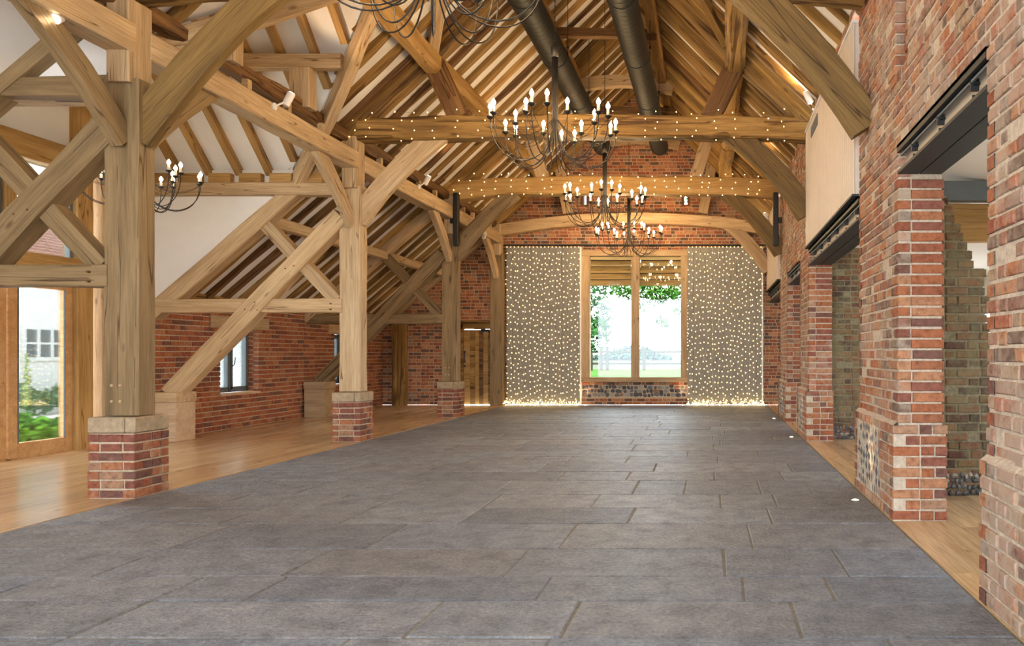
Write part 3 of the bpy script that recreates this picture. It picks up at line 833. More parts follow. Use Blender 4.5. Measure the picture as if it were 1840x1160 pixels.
beam('half_post', [(-8.15, 19.36, 0), (-8.15, 19.36, 2.3)], .34, .2, OAK_OLD, 'oak post against the far brick wall at the left end of the aisle', 'post', side=(1, 0, 0))
pts = [(XC-d, 19.36, U(d)-.12) for d in (3.62, 5.0, 6.6)]
beam('aisle_principal', pts, .22, .24, OAK_PALE, 'oak principal rafter of the aisle against the far gable', 'rafter', side=(0, 1, 0))
# longitudinal members
yb_ = [YB, 2.75, 7.10, 11.53, 15.87, 19.4]
names = ['behind the camera', 'in the nearest bay', 'across the wing opening', 'between middle and farthest piers', 'next to the far gable']
for i in range(1, 5):
    a, b = yb_[i]+.10, yb_[i+1]-.10
    beam('arcade_plate', [(-5.57, a, 4.335), (-5.57, b, 4.335)], .26, .27, OAK_PALE, 'squared pale oak arcade plate %s' % names[i], rough=.003)
    beam('old_wall_plate', [(-5.66, a-.05, 4.74), (-5.66, (a+b)/2, 4.72), (-5.66, b+.05, 4.72)], .20, .20, OAK_DARK, 'dark rough old plate lying above the arcade plate %s' % names[i], rough=.02, wave=.016, cham=.03)
    for k in range(1, 5):
        yy = a+(b-a)*k/5
        m2 = MB(); m2.bevbox(-5.62, -5.54, yy-.04, yy+.04, 4.465, 4.64, .004)
        tag(m2.obj('packing_stud', OAK_PALE), 'little oak stud between pale and dark plates %s' % names[i], 'stud', 'studs on the arcade plate %s' % names[i])
for ti, (ty, _) in enumerate(TR):
    for s in ((-1, 1) if 0 < ti < 4 else ((1,) if ti == 0 else (-1,))):
        p0 = (-5.57, ty+s*.10, 3.36); p1 = (-5.57, ty+s*1.12, 4.26)
        beam('arcade_brace', arc(p0, p1, (0, s*-.03, .04), 6), .11, .21, OAK_GREY_SHADED if ti < 2 else OAK_PALE, T(ty, 'lengthwise oak brace on the %s side of the post' % ('far' if s > 0 else 'near')), 'brace', side=(1, 0, 0), rough=.003)
for sgn, nm in ((-1, 'left'), (1, 'right')):
    for i in range(0, 5):
        a, b = max(yb_[i], 2.75-4), yb_[i+1]
        if i == 0: continue
        mt = [0, OAK_OLD, OAK_OLD if sgn > 0 else OAK_HONEY, OAK_HONEY, OAK_RAFT][i]
        beam('side_purlin', [(XC+sgn*2.34, a+.1, 5.86), (XC+sgn*2.30, (a+b)/2, 5.88), (XC+sgn*2.34, b-.12, 5.83)], .30, .30, mt, 'heavy round-edged %s purlin %s' % (nm, names[i]), 'purlin', rough=.014, wave=.012, cham=.075)
        if i >= 3: # wind braces
            pass
    for i in (1, 2, 3):
        a, b = yb_[i], yb_[i+1]
        mt = OAK_OLD if i < 3 else OAK_HONEY
        beam('upper_purlin', [(XC+sgn*.93, a+.1, 7.22), (XC+sgn*.91, b-.1, 7.22)], .2, .22, mt, 'upper %s purlin near the ridge %s' % (nm, names[i]), 'purlin', rough=.012, wave=.01, cham=.03)
beam('upper_purlin', [(XC-.93, 15.9, 7.2), (XC-.93, 19.2, 7.2)], .16, .18, OAK_RAFT, 'upper left purlin by the far gable', 'purlin')
beam('upper_purlin', [(XC+.93, 15.9, 7.2), (XC+.93, 19.2, 7.2)], .16, .18, OAK_RAFT, 'upper right purlin by the far gable', 'purlin')
beam('old_collar', [(XC-.98, 13.4, 7.16), (XC+.98, 13.4, 7.12)], .12, .16, OAK_DARK, 'thin dark old collar crossing the roof behind the largest full chandelier', 'collar', side=(0, 1, 0), rough=.014, wave=.01)
beam('old_collar', [(XC-1.1, 17.3, 7.02), (XC+1.1, 17.3, 7.0)], .12, .16, OAK_DARK, 'dark old collar low in the view just above the near tie beam', 'collar', side=(0, 1, 0), rough=.02, wave=.01)
# aisle purlins
for i in (1, 3, 4):
    a, b = yb_[i], yb_[i+1]
    beam('aisle_purlin', [(-6.98, a+.08, 3.44), (-6.98, b-.08, 3.44)], .17, .17, OAK_PALE, 'slim squared oak purlin under the aisle rafters %s' % names[i], 'purlin', rough=.003)
    beam('aisle_wall_plate', [(XL+.0, a+.1, 2.29), (XL+.0, b-.1, 2.29)], .2, .12, OAK_OLD, 'rough oak plate on top of the left brick wall %s' % names[i], 'beam', rough=.01)
# wind braces in the roof slope
beam('wind_brace', [(XC-2.30, 11.35, 5.98), (XC-1.75, 10.35, 6.62)], .16, .16, OAK_PALE, 'pale oak wind brace rising from the left purlin at the middle truss', 'brace')
beam('wind_brace', [(XC+2.20, 11.35, 6.1), (XC+1.45, 9.9, 6.92)], .10, .16, OAK_OLD, 'thin old wind brace rising from the right purlin at the middle truss', 'brace')

# ------------------------------------------------------------------ far window, door, panels
def pane(name, x0, x1, y, z0, z1, parent, axis='x'):
    m2 = MB()
    if axis == 'x': m2.box(x0, x1, y, y+.012, z0, z1)
    else: m2.box(y, y+.012, x0, x1, z0, z1)
    return m2.obj(name, GLASS, parent)
p = tag(bpy.data.objects.new('window_1', None), kind='structure'); COL.objects.link(p); p.location = (-2.02, YG, .617)
a, b, z0, z1 = WIN
gl = [( -3.19, -2.11), (-1.89, -.80)]
def fbeam(nm, p0, p1, w, h, par, side=(0, 1, 0), mat=OAK_PALE): return timber(nm, [p0, p1], w, h, mat, side=side, rough=.002, wave=.002, parent=par, cham=.006)
fy = YG+.03
fbeam('window_jamb', (a+.11, fy, z0), (a+.11, fy, z1-.17), .2, .23, p)
fbeam('window_jamb', (b-.085, fy, z0), (b-.085, fy, z1-.17), .2, .17, p)
fbeam('mullion', (-2.0, fy, z0+.09), (-2.0, fy, z1-.17), .2, .21, p)
fbeam('window_head', (a, fy, z1-.085), (b, fy, z1-.085), .22, .17, p)
fbeam('window_sill', (a, fy-.02, z0+.05), (b, fy-.02, z0+.05), .26, .13, p)
for x0, x1 in gl: pane('pane', x0-.02, x1+.02, YG+.08, z0+.08, z1-.15, p)
# door
p = tag(bpy.data.objects.new('door_1', None), kind='structure'); COL.objects.link(p); p.location = (-6.2, YG, 0)
m2 = MB(); m2.bevbox(DOOR[0], DOOR[0]+.06, YG+.06, YG+.2, 0, 2.12, .004); m2.bevbox(DOOR[1]-.06, DOOR[1], YG+.06, YG+.2, 0, 2.12, .004); m2.bevbox(DOOR[0], DOOR[1], YG+.06, YG+.2, 2.0, 2.17, .004); m2.obj('door_frame', OAK_OLD, p)
x = DOOR[0]+.062; i = 0
for w in (.17, .13, .11, .11, .13, .085):
    m2 = MB(); m2.bevbox(x+.001, x+w-.002, YG+.10, YG+.14, .02, 1.98, .004)
    m2.obj('door_board', [OAK_HONEY, OAK_OLD, OAK_HONEY, OAK_DARK, OAK_HONEY, OAK_OLD][i], p); x += w; i += 1
m2 = MB(); m2.box(DOOR[1]-.32, DOOR[1]-.1, YG+.03, YG+.10, 1.93, 1.99); m2.box(DOOR[1]-.5, DOOR[1]-.2, YG+.02, YG+.035, 1.985, 2.0); m2.obj('door_closer', BLACK, p)
m2 = MB(); m2.tube([(DOOR[0]+.10, YG+.05, 1.12), (DOOR[0]+.10, YG+.05, 1.42)], .012); m2.box(DOOR[0]+.08, DOOR[0]+.12, YG+.05, YG+.11, 1.12, 1.15); m2.box(DOOR[0]+.08, DOOR[0]+.12, YG+.05, YG+.11, 1.38, 1.41); m2.box(DOOR[0]+.08, DOOR[0]+.12, YG+.06, YG+.10, 1.0, 1.04); m2.obj('door_handle', BLACK, p)
beam('door_lintel', [(-6.75, 19.55, 2.20), (-5.72, 19.55, 2.20)], .12, .06, OAK_OLD, 'thin oak lintel over the far plank door', 'lintel')
# slits
for i, s in enumerate((SL1, SL2)):
    p = tag(bpy.data.objects.new('window_%d' % (i+2), None), kind='structure'); COL.objects.link(p); p.location = ((s[0]+s[1])/2, YG, s[2])
    m2 = MB(); m2.bevbox(s[0]-.06, s[0], YG-.01, YG+.3, s[2]-.05, s[3]+.05, .004); m2.bevbox(s[1], s[1]+.06, YG-.01, YG+.3, s[2]-.05, s[3]+.05, .004); m2.bevbox(s[0], s[1], YG-.01, YG+.3, s[3], s[3]+.06, .004); m2.obj('slit_frame', OAK_DARK, p)
    pane('pane', s[0], s[1], YG+.2, s[2], s[3], p)
# boarded shutters
SH = [(-5.36, -3.43, 'left'), (-.62, 1.33, 'right')]
for x0, x1, nm in SH:
    p = empty('boarded_shutter', ((x0+x1)/2, 19.3, 0), 'tall pale grey boarded shutter %s of the far window' % nm, 'shutter')
    n = 12; w = (x1-x0)/n
    for i in range(n):
        m2 = MB(); m2.bevbox(x0+i*w+.003, x0+(i+1)*w-.003, 19.36, 19.39, .03, 4.14, .006); m2.obj('board', PANEL, p)
    m2 = MB(); m2.box(x0, x1, 19.39, 19.44, .05, 4.12); m2.box(x1-.01, x1+.03, 19.36, 19.46, .03, 4.14); m2.obj('backing_frame', PAINT_W, p)
m2 = MB(); m2.tube([(-5.6, 19.43, 4.20), (1.6, 19.43, 4.20)], .018); tag(m2.obj('shutter_rail', STEELD), 'long dark steel rail across the gable above window and shutters', 'rail')

# ------------------------------------------------------------------ fairy lights
OCT = ([(1, 0, 0), (-1, 0, 0), (0, 1, 0), (0, -1, 0), (0, 0, 1.2), (0, 0, -1.2)], [(0, 2, 4), (2, 1, 4), (1, 3, 4), (3, 0, 4), (2, 0, 5), (1, 2, 5), (3, 1, 5), (0, 3, 5)])
def bulbmesh(r):
    me = bpy.data.meshes.new('fairy_bulb'); me.from_pydata([(a*r, b*r, c*r) for a, b, c in OCT[0]], [], OCT[1]); me.materials.append(FAIRY); return me
def fairy(parent, pts, r, cap=100):
    me = bulbmesh(r)
    idx = set(range(len(pts))) if len(pts) <= cap else set(random.Random(3).sample(range(len(pts)), cap))
    rest = MB()
    for i, q in enumerate(pts):
        if i in idx:
            o = bpy.data.objects.new('bulb', me); COL.objects.link(o); o.location = q; setparent(o, parent)
        else:
            rest.add([(q[0]+a*r, q[1]+b*r, q[2]+c*r) for a, b, c in OCT[0]], OCT[1])
    if rest.v: tag(rest.obj('bulb', FAIRY, parent), kind='stuff')
rg = random.Random(5)
for x0, x1, nm in SH:
    p = empty('fairy_light_curtain', ((x0+x1)/2, 19.3, 4.15), 'curtain of hundreds of warm fairy lights before the %s boarded shutter' % nm, 'fairy lights')
    pts = []; wire = MB(); n = 20
    for i in range(n):
        x = x0+.03+(x1-x0-.06)*i/(n-1); xx = x; zz = 4.13; poly = [(x, 19.33, zz)]
        pts.append((x, 19.32, 4.13))
        while zz > .12:
            zz -= rg.uniform(.11, .19); xx = x+rg.gauss(0, .02)
            poly.append((xx, 19.335, zz)); pts.append((xx, 19.33, zz))
        wire.tube(poly, .0016, 3, caps=False)
    wire.tube([(x0, 19.33, 4.14), (x1, 19.33, 4.14)], .003, 4)
    pile = MB(); pp = []
    for k in range(210):
        x = rg.uniform(x0-.03, x1+.05); z = abs(rg.gauss(0, .065)); y = 19.25+rg.uniform(-.14, .09)
        pp.append((x, y, z+.015))
    for k in range(30):
        q = [pp[rg.randrange(len(pp))]]
        for t in range(5): q.append((q[-1][0]+rg.uniform(-.12, .12), 19.25+rg.uniform(-.12, .08), rg.uniform(.01, .1)))
        wire.tube(q, .002, 3, caps=False)
    wire.obj('cable', COPPER, p)
    fairy(p, pts+pp, .0105)
def beamlights(ty, yf, x0, x1, zt, zb, label, step, seed, r=.009):
    rg = random.Random(seed)
    p = empty('fairy_light_string', ((x0+x1)/2, ty, 4.9), label, 'fairy lights')
    poly = []; pts = []; x = x0; up = True
    while x < x1:
        top = zt(x) if callable(zt) else zt; bot = zb(x) if callable(zb) else zb
        col = [(x+rg.uniform(-.07, .07), yf, bot+(top-bot)*f+rg.uniform(-.04, .04)) for f in (.02, .36, .7, 1.0)]
        if not up: col = col[::-1]
        for c in col: poly.append(c); pts.append((c[0], c[1]-.012, c[2]))
        x += rg.uniform(.7, 1.2)*step; up = not up
    w = MB(); w.tube(poly, .0022, 3, caps=False); w.obj('cable', COPPER, p)
    fairy(p, pts, r)
beamlights(11.53, 11.36, -5.5, 1.3, 5.06, 4.64, 'warm fairy lights zigzagging along the dark rough tie beam', .36, 1)
beamlights(15.87, 15.71, -5.4, 1.25, 5.13, 4.70, 'warm fairy lights zigzagging along the straight honey tie beam', .30, 2, .011)
beamlights(7.12, 6.95, -5.4, 1.3, lambda x: 5.22-.16*((x-XC)/3.5)**2, lambda x: 4.86-.16*((x-XC)/3.5)**2, 'warm fairy lights along the nearest tie beam at the top edge', .55, 3, .006)

# ------------------------------------------------------------------ chandeliers
def arm_mesh(R_, zc, ang, r=.0065):
    ca, sa = math.cos(ang), math.sin(ang)
    pts = []
    r0 = .035
    pts.append((r0, .90)); pts.append((r0, .3)); pts.append((r0+.004, -.05))
    # swing down and out then up to the cup
    for t in [i/16 for i in range(1, 17)]:
        th = math.pi*t*.5*1.0
        # cubic bezier
        P0 = (r0+.004, -.05); P1 = (r0+.10, -.75+R_*.1); P2 = (R_*1.03, -.66+R_*.1); P3 = (R_, zc)
        u = 1-t
        pts.append((u**3*P0[0]+3*u*u*t*P1[0]+3*u*t*t*P2[0]+t**3*P3[0], u**3*P0[1]+3*u*u*t*P1[1]+3*u*t*t*P2[1]+t**3*P3[1]))
    return [(a*ca, a*sa, z) for a, z in pts]
def chandelier(loc, label, s=1.0, top=None, seed=0):
    root = empty('chandelier', loc, label, 'chandelier')
    L = Vector(loc)
    def put(mb, name, mat, par, smooth=True):
        mb.v = [(a*s+L.x, b*s+L.y, c*s+L.z) for a, b, c in mb.v]
        return mb.obj(name, mat, par, smooth)
    m2 = MB(); m2.lathe((0, 0, .86), [(0, 0), (.048, 0), (.052, .12), (.03, .17), (0, .19)], 12); put(m2, 'collar', IRON, root)
    m2 = MB(); m2.lathe((0, 0, -.02), [(0, 0), (.026, .01), (.026, .9), (0, .9)], 10); put(m2, 'stem', IRON, root)
    # chain
    m2 = MB(); z = 1.04; k = 0; zt = (top-L.z)/s
    while z < zt:
        m2.tube([(.0, 0, z), (.0, 0, z+.035)], .0075, 5) if k % 2 else m2.tube([(.0, 0, z), (0, 0, z+.035)], .004, 5); z += .034; k += 1
    put(m2, 'chain', IRON, root)
    n = 18
    for i in range(n):
        outer = i % 3 != 2
        ang = 2*math.pi*(i/n)+.13+seed*.2
        R_ = .785 if outer else .50; zc = .0 if outer else .02
        if outer: ang += (.06 if i % 3 == 0 else -.06)
        m2 = MB(); m2.tube(arm_mesh(R_, zc, ang), .0065, 6); arm = put(m2, 'arm', IRON, root)
        cx, cy = R_*math.cos(ang), R_*math.sin(ang)
        # lower tendril to the stem
        m2 = MB(); tp = [(cx*(1-t)+.03*t*math.cos(ang), cy*(1-t)+.03*t*math.sin(ang), zc-.02+(.10*t)-.30*4*t*(1-t)*.7) for t in [k/8 for k in range(9)]]
        m2.tube(tp, .0035, 5); put(m2, 'tendril', IRON, arm)
        m2 = MB(); m2.lathe((cx, cy, zc), [(0, -.02), (.018, -.012), (.044, .012), (.046, .02), (.03, .022), (0, .022)], 12); put(m2, 'drip_cup', IRON, arm)
        m2 = MB(); m2.lathe((cx, cy, zc+.02), [(0, 0), (.017, 0), (.017, .085), (0, .085)], 10); put(m2, 'candle_sleeve', CANDLE, arm)
        m2 = MB(); m2.lathe((cx, cy, zc+.105), [(0, 0), (.012, .002), (.026, .025), (.025, .045), (.012, .07), (0, .088)], 10); put(m2, 'bulb', BULB, arm)
    return root
CH = [((XC, 5.2, 4.20), 'black iron candle chandelier cut off by the top edge of the picture'), ((XC, 9.33, 4.22), 'largest fully seen black iron candle chandelier hanging before the dark tie beam'),
      ((XC, 13.7, 4.20), 'middle-sized black iron candle chandelier hanging behind the dark tie beam'), ((XC, 17.7, 4.20), 'smallest black iron candle chandelier hanging nearest the far window')]
for i, (l, lb) in enumerate(CH): chandelier(l, lb, 1.0, 8.2, i)
wz = P(252, 318, 9.35)
chandelier((wz.x, 9.35, 3.58), 'black iron candle chandelier in the side wing half hidden by the nearest post', .80, 6.2, 2)

# ------------------------------------------------------------------ ducts
for sx, nm in ((-2.71, 'left'), (-1.29, 'right')):
    p = empty('spiral_duct', (sx, 9, 6.5), 'long dark round spiral duct running under the ridge, %s one of the pair' % nm, 'duct')
    m2 = MB(); n = 24; ys_ = [YB+.3, 18.4]
    me_pts = [(sx, yy, 6.5) for yy in [YB+.3+i*.5 for i in range(42)]]+[(sx, 18.4, 6.5)]
    L0 = Vector((sx, YB+.3, 6.5))
    vs = []; fs = []
    yl = [YB+.3+i*.06 for i in range(int((18.4-YB-.3)/.06))]
    for i, yy in enumerate(yl):
        rr = .22+(.0045 if i % 2 else 0)
        for k in range(n):
            th = 2*math.pi*k/n; vs.append((yy-L0.y, rr*math.cos(th), rr*math.sin(th)))
    for i in range(len(yl)-1):
        for k in range(n): fs.append((i*n+k, i*n+(k+1) % n, (i+1)*n+(k+1) % n, (i+1)*n+k))
    M = Matrix(((0, 1, 0, sx), (1, 0, 0, L0.y), (0, 0, 1, 6.5), (0, 0, 0, 1)))
    link('duct_body', vs, fs, DUCT, p, mw=M, smooth=True)
    m2 = MB(); m2.tube([(sx, 18.3, 6.5), (sx, 18.42, 6.5), (sx, 18.46, 6.5)], [.225, .225, .18], 24); m2.obj('duct_cap', DUCT, p)
    for yy in (6.2, 8.4, 10.6, 12.8, 15.0, 17.2):
        m2 = MB(); m2.tube([(sx, yy-.012, 6.5), (sx, yy+.012, 6.5)], .232, 24); m2.obj('clamp_band', STEELD, p)
        for q in (-1, 1):
            zt = U(sx+q*.23-XC)+.1
            m2 = MB(); m2.tube([(sx+q*.23, yy, 6.5), (sx+q*.23, yy, zt)], .006, 5); m2.box(sx+q*.23-.02, sx+q*.23+.02, yy-.02, yy+.02, 6.62, 6.66); m2.obj('hanger_rod', IRON, p)

# ------------------------------------------------------------------ spotlights, speakers, small fittings
def aimspot(loc, tgt, energy, size, col=(1, .66, .36), rad=.03, blend=.6):
    l = bpy.data.lights.new('spot', 'SPOT'); l.energy = energy; l.spot_size = math.radians(size); l.spot_blend = blend; l.color = col; l.shadow_soft_size = rad
    o = bpy.data.objects.new('spot_beam', l); COL.objects.link(o); o.location = loc
    d = Vector(tgt)-Vector(loc); o.rotation_euler = d.to_track_quat('-Z', 'Y').to_euler(); return o
def spotlamp(loc, aim, base, label, energy=120, size=70):
    loc = Vector(loc); aim = Vector(aim); base = Vector(base)
    d = (aim-loc).normalized()
    p = empty('spotlight', base, label, 'spotlight')
    m2 = MB(); m2.tube([loc-d*.09, loc-d*.085, loc+d*.085, loc+d*.09], [.04, .046, .046, .042], 20); m2.obj('lamp_head', WHITEMET, p)
    m2 = MB(); m2.tube([loc+d*.091, loc+d*.093], .036, 16); m2.obj('lens', SPOTGLOW, p)
    m2 = MB(); m2.tube([base, loc-d*.02], .012, 8); m2.tube([base-Vector((.012, 0, 0)), base+Vector((.012, 0, 0))], .045, 16); m2.obj('bracket', WHITEMET, p)
    o = aimspot(loc+d*.12, loc+d*3, energy, size); 
    return p
UP = 38
spotlamp((-5.34, 9.35, 4.56), (-4.0, 9.9, 8.0), (-5.43, 9.2, 4.42), 'white cylinder spotlight on the plate across the wing opening', 35)
spotlamp((-5.34, 13.9, 4.60), (-3.8, 14.4, 8.0), (-5.43, 13.75, 4.45), 'white cylinder spotlight on the plate between middle and farthest piers', UP)
spotlamp((-5.32, 17.35, 4.12), (-6.4, 19.4, 2.6), (-5.43, 17.5, 4.3), 'white cylinder spotlight pointing down towards the far plank door', 25, 60)
spotlamp((1.40, 10.7, 5.15-.1), (.0, 10.9, 8.0), (1.50, 10.9, 4.98), 'white cylinder spotlight on top of the cream boarding at the right wall', UP)
spotlamp((1.38, 14.0, 4.85), (.0, 14.4, 8.0), (1.50, 14.1, 4.75), 'white cylinder spotlight on the right wall between second and third trusses', UP)
spotlamp((1.34, 18.1, 4.70), (.0, 18.3, 8.0), (1.45, 18.3, 4.6), 'white cylinder spotlight on the right wall nearest the far gable', UP)
lp = P(87, 33, 6.2)
spotlamp(lp+Vector((0, .09, .05)), lp+Vector((1.2, -2.4, -1.6)), lp+Vector((-.1, .3, .25)), 'lit white spotlight at the top left corner under the aisle slope', 12, 80)
for (x, y, z) in ((-5.38, 15.62, 0), (1.36, 15.6, 0)):
    nm = 'left' if x < 0 else 'right'
    p = empty('column_speaker', (x, y, 3.6), 'slim black column loudspeaker on the %s' % ('farthest left post' if x < 0 else 'right brick wall'), 'speaker')
    zt = 4.74; zb = 3.62
    m2 = MB(); m2.bevbox(x-.055, x+.055, y-.06, y+.06, zb, zt, .012); m2.obj('cabinet', BLACK, p)
    m2 = MB(); m2.box(x-.04, x+.04, y-.067, y-.06, zb+.03, zt-.03); m2.obj('grille', IRON, p)
    m2 = MB(); s = -1 if x < 0 else 1; m2.box(min(x+s*.05, x+s*.13), max(x+s*.05, x+s*.13), y-.02, y+.04, 4.1, 4.22); m2.obj('wall_bracket', BLACK, p)
q = P(873, 403, 19.2)
p = empty('small_speaker', (q.x, q.y, q.z), 'small black bracketed speaker on the far brick gable above the left boarded shutter', 'speaker')
m2 = MB(); m2.bevbox(q.x-.10, q.x+.02, 19.05, 19.3, q.z-.04, q.z+.09, .015); m2.obj('housing', BLACK, p)
m2 = MB(); m2.box(q.x-.06, q.x-.03, 19.25, 19.5, q.z, q.z+.04); m2.obj('bracket', BLACK, p)
p = empty('smoke_detector', (2.36, 6.65, 3.35), 'small round white detector on the side room ceiling behind the near opening', 'detector')
m2 = MB(); zc_ = 3.5-(2.36-1.87)*.149; m2.lathe((2.36, 6.65, zc_-.05), [(0, 0), (.04, 0), (.055, .025), (.055, .05)], 16); m2.obj('detector_body', WHITEMET, p)

# ------------------------------------------------------------------ steel lintels and cream boarding in the right openings
def lintel(y0, y1, zt, zb, label, rail=True):
    p = empty('steel_lintel', (1.68, (y0+y1)/2, zb), label, 'lintel')
    m2 = MB(); m2.box(1.50, 1.86, y0, y1, zt-.025, zt); m2.box(1.50, 1.52, y0, y1, zt-.06, zt); m2.obj('top_flange', STEELD, p)
    m2 = MB(); m2.box(1.58, 1.60, y0, y1, zb+.02, zt-.03); m2.box(1.80, 1.82, y0, y1, zb+.02, zt-.03); m2.obj('web', WEB, p)
    m2 = MB(); m2.box(1.505, 1.675, y0, y1, zb, zb+.022); m2.box(1.685, 1.86, y0, y1, zb, zb+.022); m2.obj('bottom_flange', STEELD, p)
    if rail:
        m2 = MB(); m2.box(1.53, 1.545, y0, y1, zt-.085, zt-.07); m2.obj('track_rail', GREYFR, p)
    n = max(2, int((y1-y0)/.62)); 
    for i in range(n):
        yy = y0+(i+.5)*(y1-y0)/n
        m2 = MB(); m2.box(1.53, 1.58, yy-.01, yy+.01, zt-.13, zt-.06); m2.box(1.545, 1.58, yy-.03, yy+.03, zt-.10, zt-.085); m2.box(1.55, 1.58, yy-.04, yy+.0, zb+.05, zb+.065); m2.box(1.55, 1.58, yy+.02, yy+.03, zb+.05, zb+.085); m2.obj('bracket', BLACK, p)
lintel(4.05, 5.985, 3.03, 2.80, 'dark steel double lintel over the nearest right opening')
lintel(7.56, 11.44, 2.96, 2.72, 'dark steel double lintel under the long cream boarding')
lintel(12.6, 14.6, 2.93, 2.70, 'dark steel double lintel over the narrow right opening farther back')
lintel(16.2, 19.48, 2.93, 2.69, 'dark steel double lintel of the right opening next to the far gable')
for (y0, y1, lb, vent) in ((7.58, 11.42, 'cream vertical tongue and groove boarding above the second right opening', True), (16.22, 19.46, 'cream vertical boarding high on the right wall next to the far gable', False)):
    p = empty('cream_boarding', (1.47, (y0+y1)/2, 2.98), lb, 'panel')
    m2 = MB(); n = int((y1-y0)/.11); w = (y1-y0)/n
    for i in range(n): m2.bevbox(1.455, 1.475, y0+i*w+.005, y0+(i+1)*w-.005, 2.985, 4.74, .007)
    m2.box(1.475, 1.60, y0, y1, 2.985, 4.74)
    m2.obj('boards', CREAM, p)
    m2 = MB(); m2.box(1.44, 1.56, y0, y1, 4.74, 4.765); m2.obj('top_trim', PAINT_W, p)
    m2 = MB(); m2.box(1.44, 1.60, y0, y1, 2.962, 2.985); m2.obj('bottom_trim', STEELD, p)
    if vent:
        m2 = MB()
        m2.box(1.446, 1.456, 10.1, 10.75, 4.48, 4.63); m2.obj('vent_grille', GREYFR, p)
# side room pieces seen through the near opening
beam('side_room_beam', [(1.95, 8.6, 2.86), (5.5, 8.6, 2.86)], .2, .42, OAK_HONEY, 'light oak beam deep in the side room behind the ragged brick wall', 'beam', side=(0, 1, 0))
m2 = MB(); m2.box(1.95, 5.5, 8.35, 8.5, 3.08, 3.3); tag(m2.obj('grey_bulkhead', GREYFR), 'grey boxed bulkhead above the light beam in the side room', 'panel')

# ------------------------------------------------------------------ left window of aisle
def casement(h, num):
    p = tag(bpy.data.objects.new('window_%d' % num, None), kind='structure'); COL.objects.link(p); p.location = (XL-.2, (h[0]+h[1])/2, h[2])
    y0, y1, z0, z1 = h; xa, xb = XL-.27, XL-.20
    m2 = MB()
    for q in ((y0, y0+.05), (y1-.05, y1), ((y0+y1)/2-.03, (y0+y1)/2+.03)): m2.bevbox(xa, xb, q[0], q[1], z0, z1, .006)
    m2.bevbox(xa, xb, y0, y1, z0, z0+.06, .006); m2.bevbox(xa, xb, y0, y1, z1-.06, z1, .006); m2.obj('window_frame', GREYFR, p)
    for (a, b) in ((y0+.05, (y0+y1)/2-.03), ((y0+y1)/2+.03, y1-.05)):
        m2 = MB(); m2.box(xa+.01, xb+.012, a, a+.045, z0+.06, z1-.06); m2.box(xa+.01, xb+.012, b-.045, b, z0+.06, z1-.06); m2.box(xa+.01, xb+.012, a, b, z0+.06, z0+.1); m2.box(xa+.01, xb+.012, a, b, z1-.1, z1-.06)
        sa = m2.obj('sash', GREYFR, p)
        pane('pane', a+.03, b-.03, xa+.03, z0+.08, z1-.08, sa, 'y')
    m2 = MB(); yy = (y0+y1)/2+.06; m2.tube([(xb+.02, yy, 1.12), (xb+.05, yy, 1.15), (xb+.05, yy+.03, 1.28)], .008, 6); m2.obj('window_handle', BLACK, p)
    m2 = MB(); m2.bevbox(XL-.22, XL+.03, y0-.03, y1+.03, z0-.045, z0-.002, .006); m2.obj('window_sill', PLANKSIL, p)
for i, h in enumerate((LW1, LW2, LW0)):
    casement(h, 4+i)
    beam('oak_lintel', [(XL-.1, h[0]-.28, 1.91), (XL-.1, h[1]+.30, 1.91)], .24, .22, OAK_PALE, ['oak lintel over the grey casement window between the nearest and middle piers', 'oak lintel over the far grey casement window hidden behind the middle post', 'oak lintel over the nearest left window out of view'][i], 'lintel')
# wing glazed end
p = tag(bpy.data.objects.new('window_7', None), kind='structure'); COL.objects.link(p); p.location = (XE, WY, 0)
def yb(nm, y0, y1, z, h, w=.2, mat=OAK_HONEY): return timber(nm, [(XE, y0, z), (XE, y1, z)], w, h, mat, rough=.002, wave=.002, parent=p, cham=.006)
def zb_(nm, y, z0, z1, w, d=.2, mat=OAK_HONEY): return timber(nm, [(XE, y, z0), (XE, y, z1)], w, d, mat, side=(0, 1, 0), rough=.002, wave=.002, parent=p, cham=.006)
yb('gable_tie', WR0, WR1, 4.03, .32, .24)
yb('transom', 8.1, 10.6, 2.50, .34)
zb_('gable_post', 10.45, 0, 6.0-.0 if 0 else 5.1, .26)
zb_('gable_post', 8.25, 0, 5.1, .26)
zb_('mullion', WY, 2.67, 3.87, .14)
zb_('corner_post', 10.78, 0, 3.87, .22, .3, OAK_PALE)
for a, b in ((8.38, WY-.07), (WY+.07, 10.32)):
    m2 = MB(); m2.box(XE-.03, XE+.03, a, a+.05, 2.67, 3.87); m2.box(XE-.03, XE+.03, b-.05, b, 2.67, 3.87); m2.obj('window_frame', GREYFR, p)
    pane('pane', a, b, XE-.01, 2.67, 3.87, p, 'y')
for i, (a, b) in enumerate(((8.39, 9.34), (9.36, 10.31))):
    p2 = tag(bpy.data.objects.new('door_%d' % (2+i), None), kind='structure'); COL.objects.link(p2); p2.location = (XE, a, 0)
    m2 = MB()
    for q in ((a, a+.13), (b-.13, b)): m2.bevbox(XE-.03, XE+.04, q[0], q[1], .01, 2.32, .006)
    m2.bevbox(XE-.03, XE+.04, a+.13, b-.13, -.01, .20, .006); m2.bevbox(XE-.08, XE+.06, a-.04, b+.04, -.02, .012, .004); m2.bevbox(XE-.03, XE+.04, a+.13, b-.13, 2.22, 2.32, .006)
    m2.obj('door_frame', OAK_DOOR, p2)
    pane('pane', a+.12, b-.12, XE-.005, .19, 2.23, p2, 'y')
    m2 = MB(); m2.box(XE+.03, XE+.045, a+.13, a+.14, .2, 2.22); m2.box(XE+.03, XE+.045, b-.14, b-.13, .2, 2.22); m2.obj('glazing_bead', GREYFR, p2)

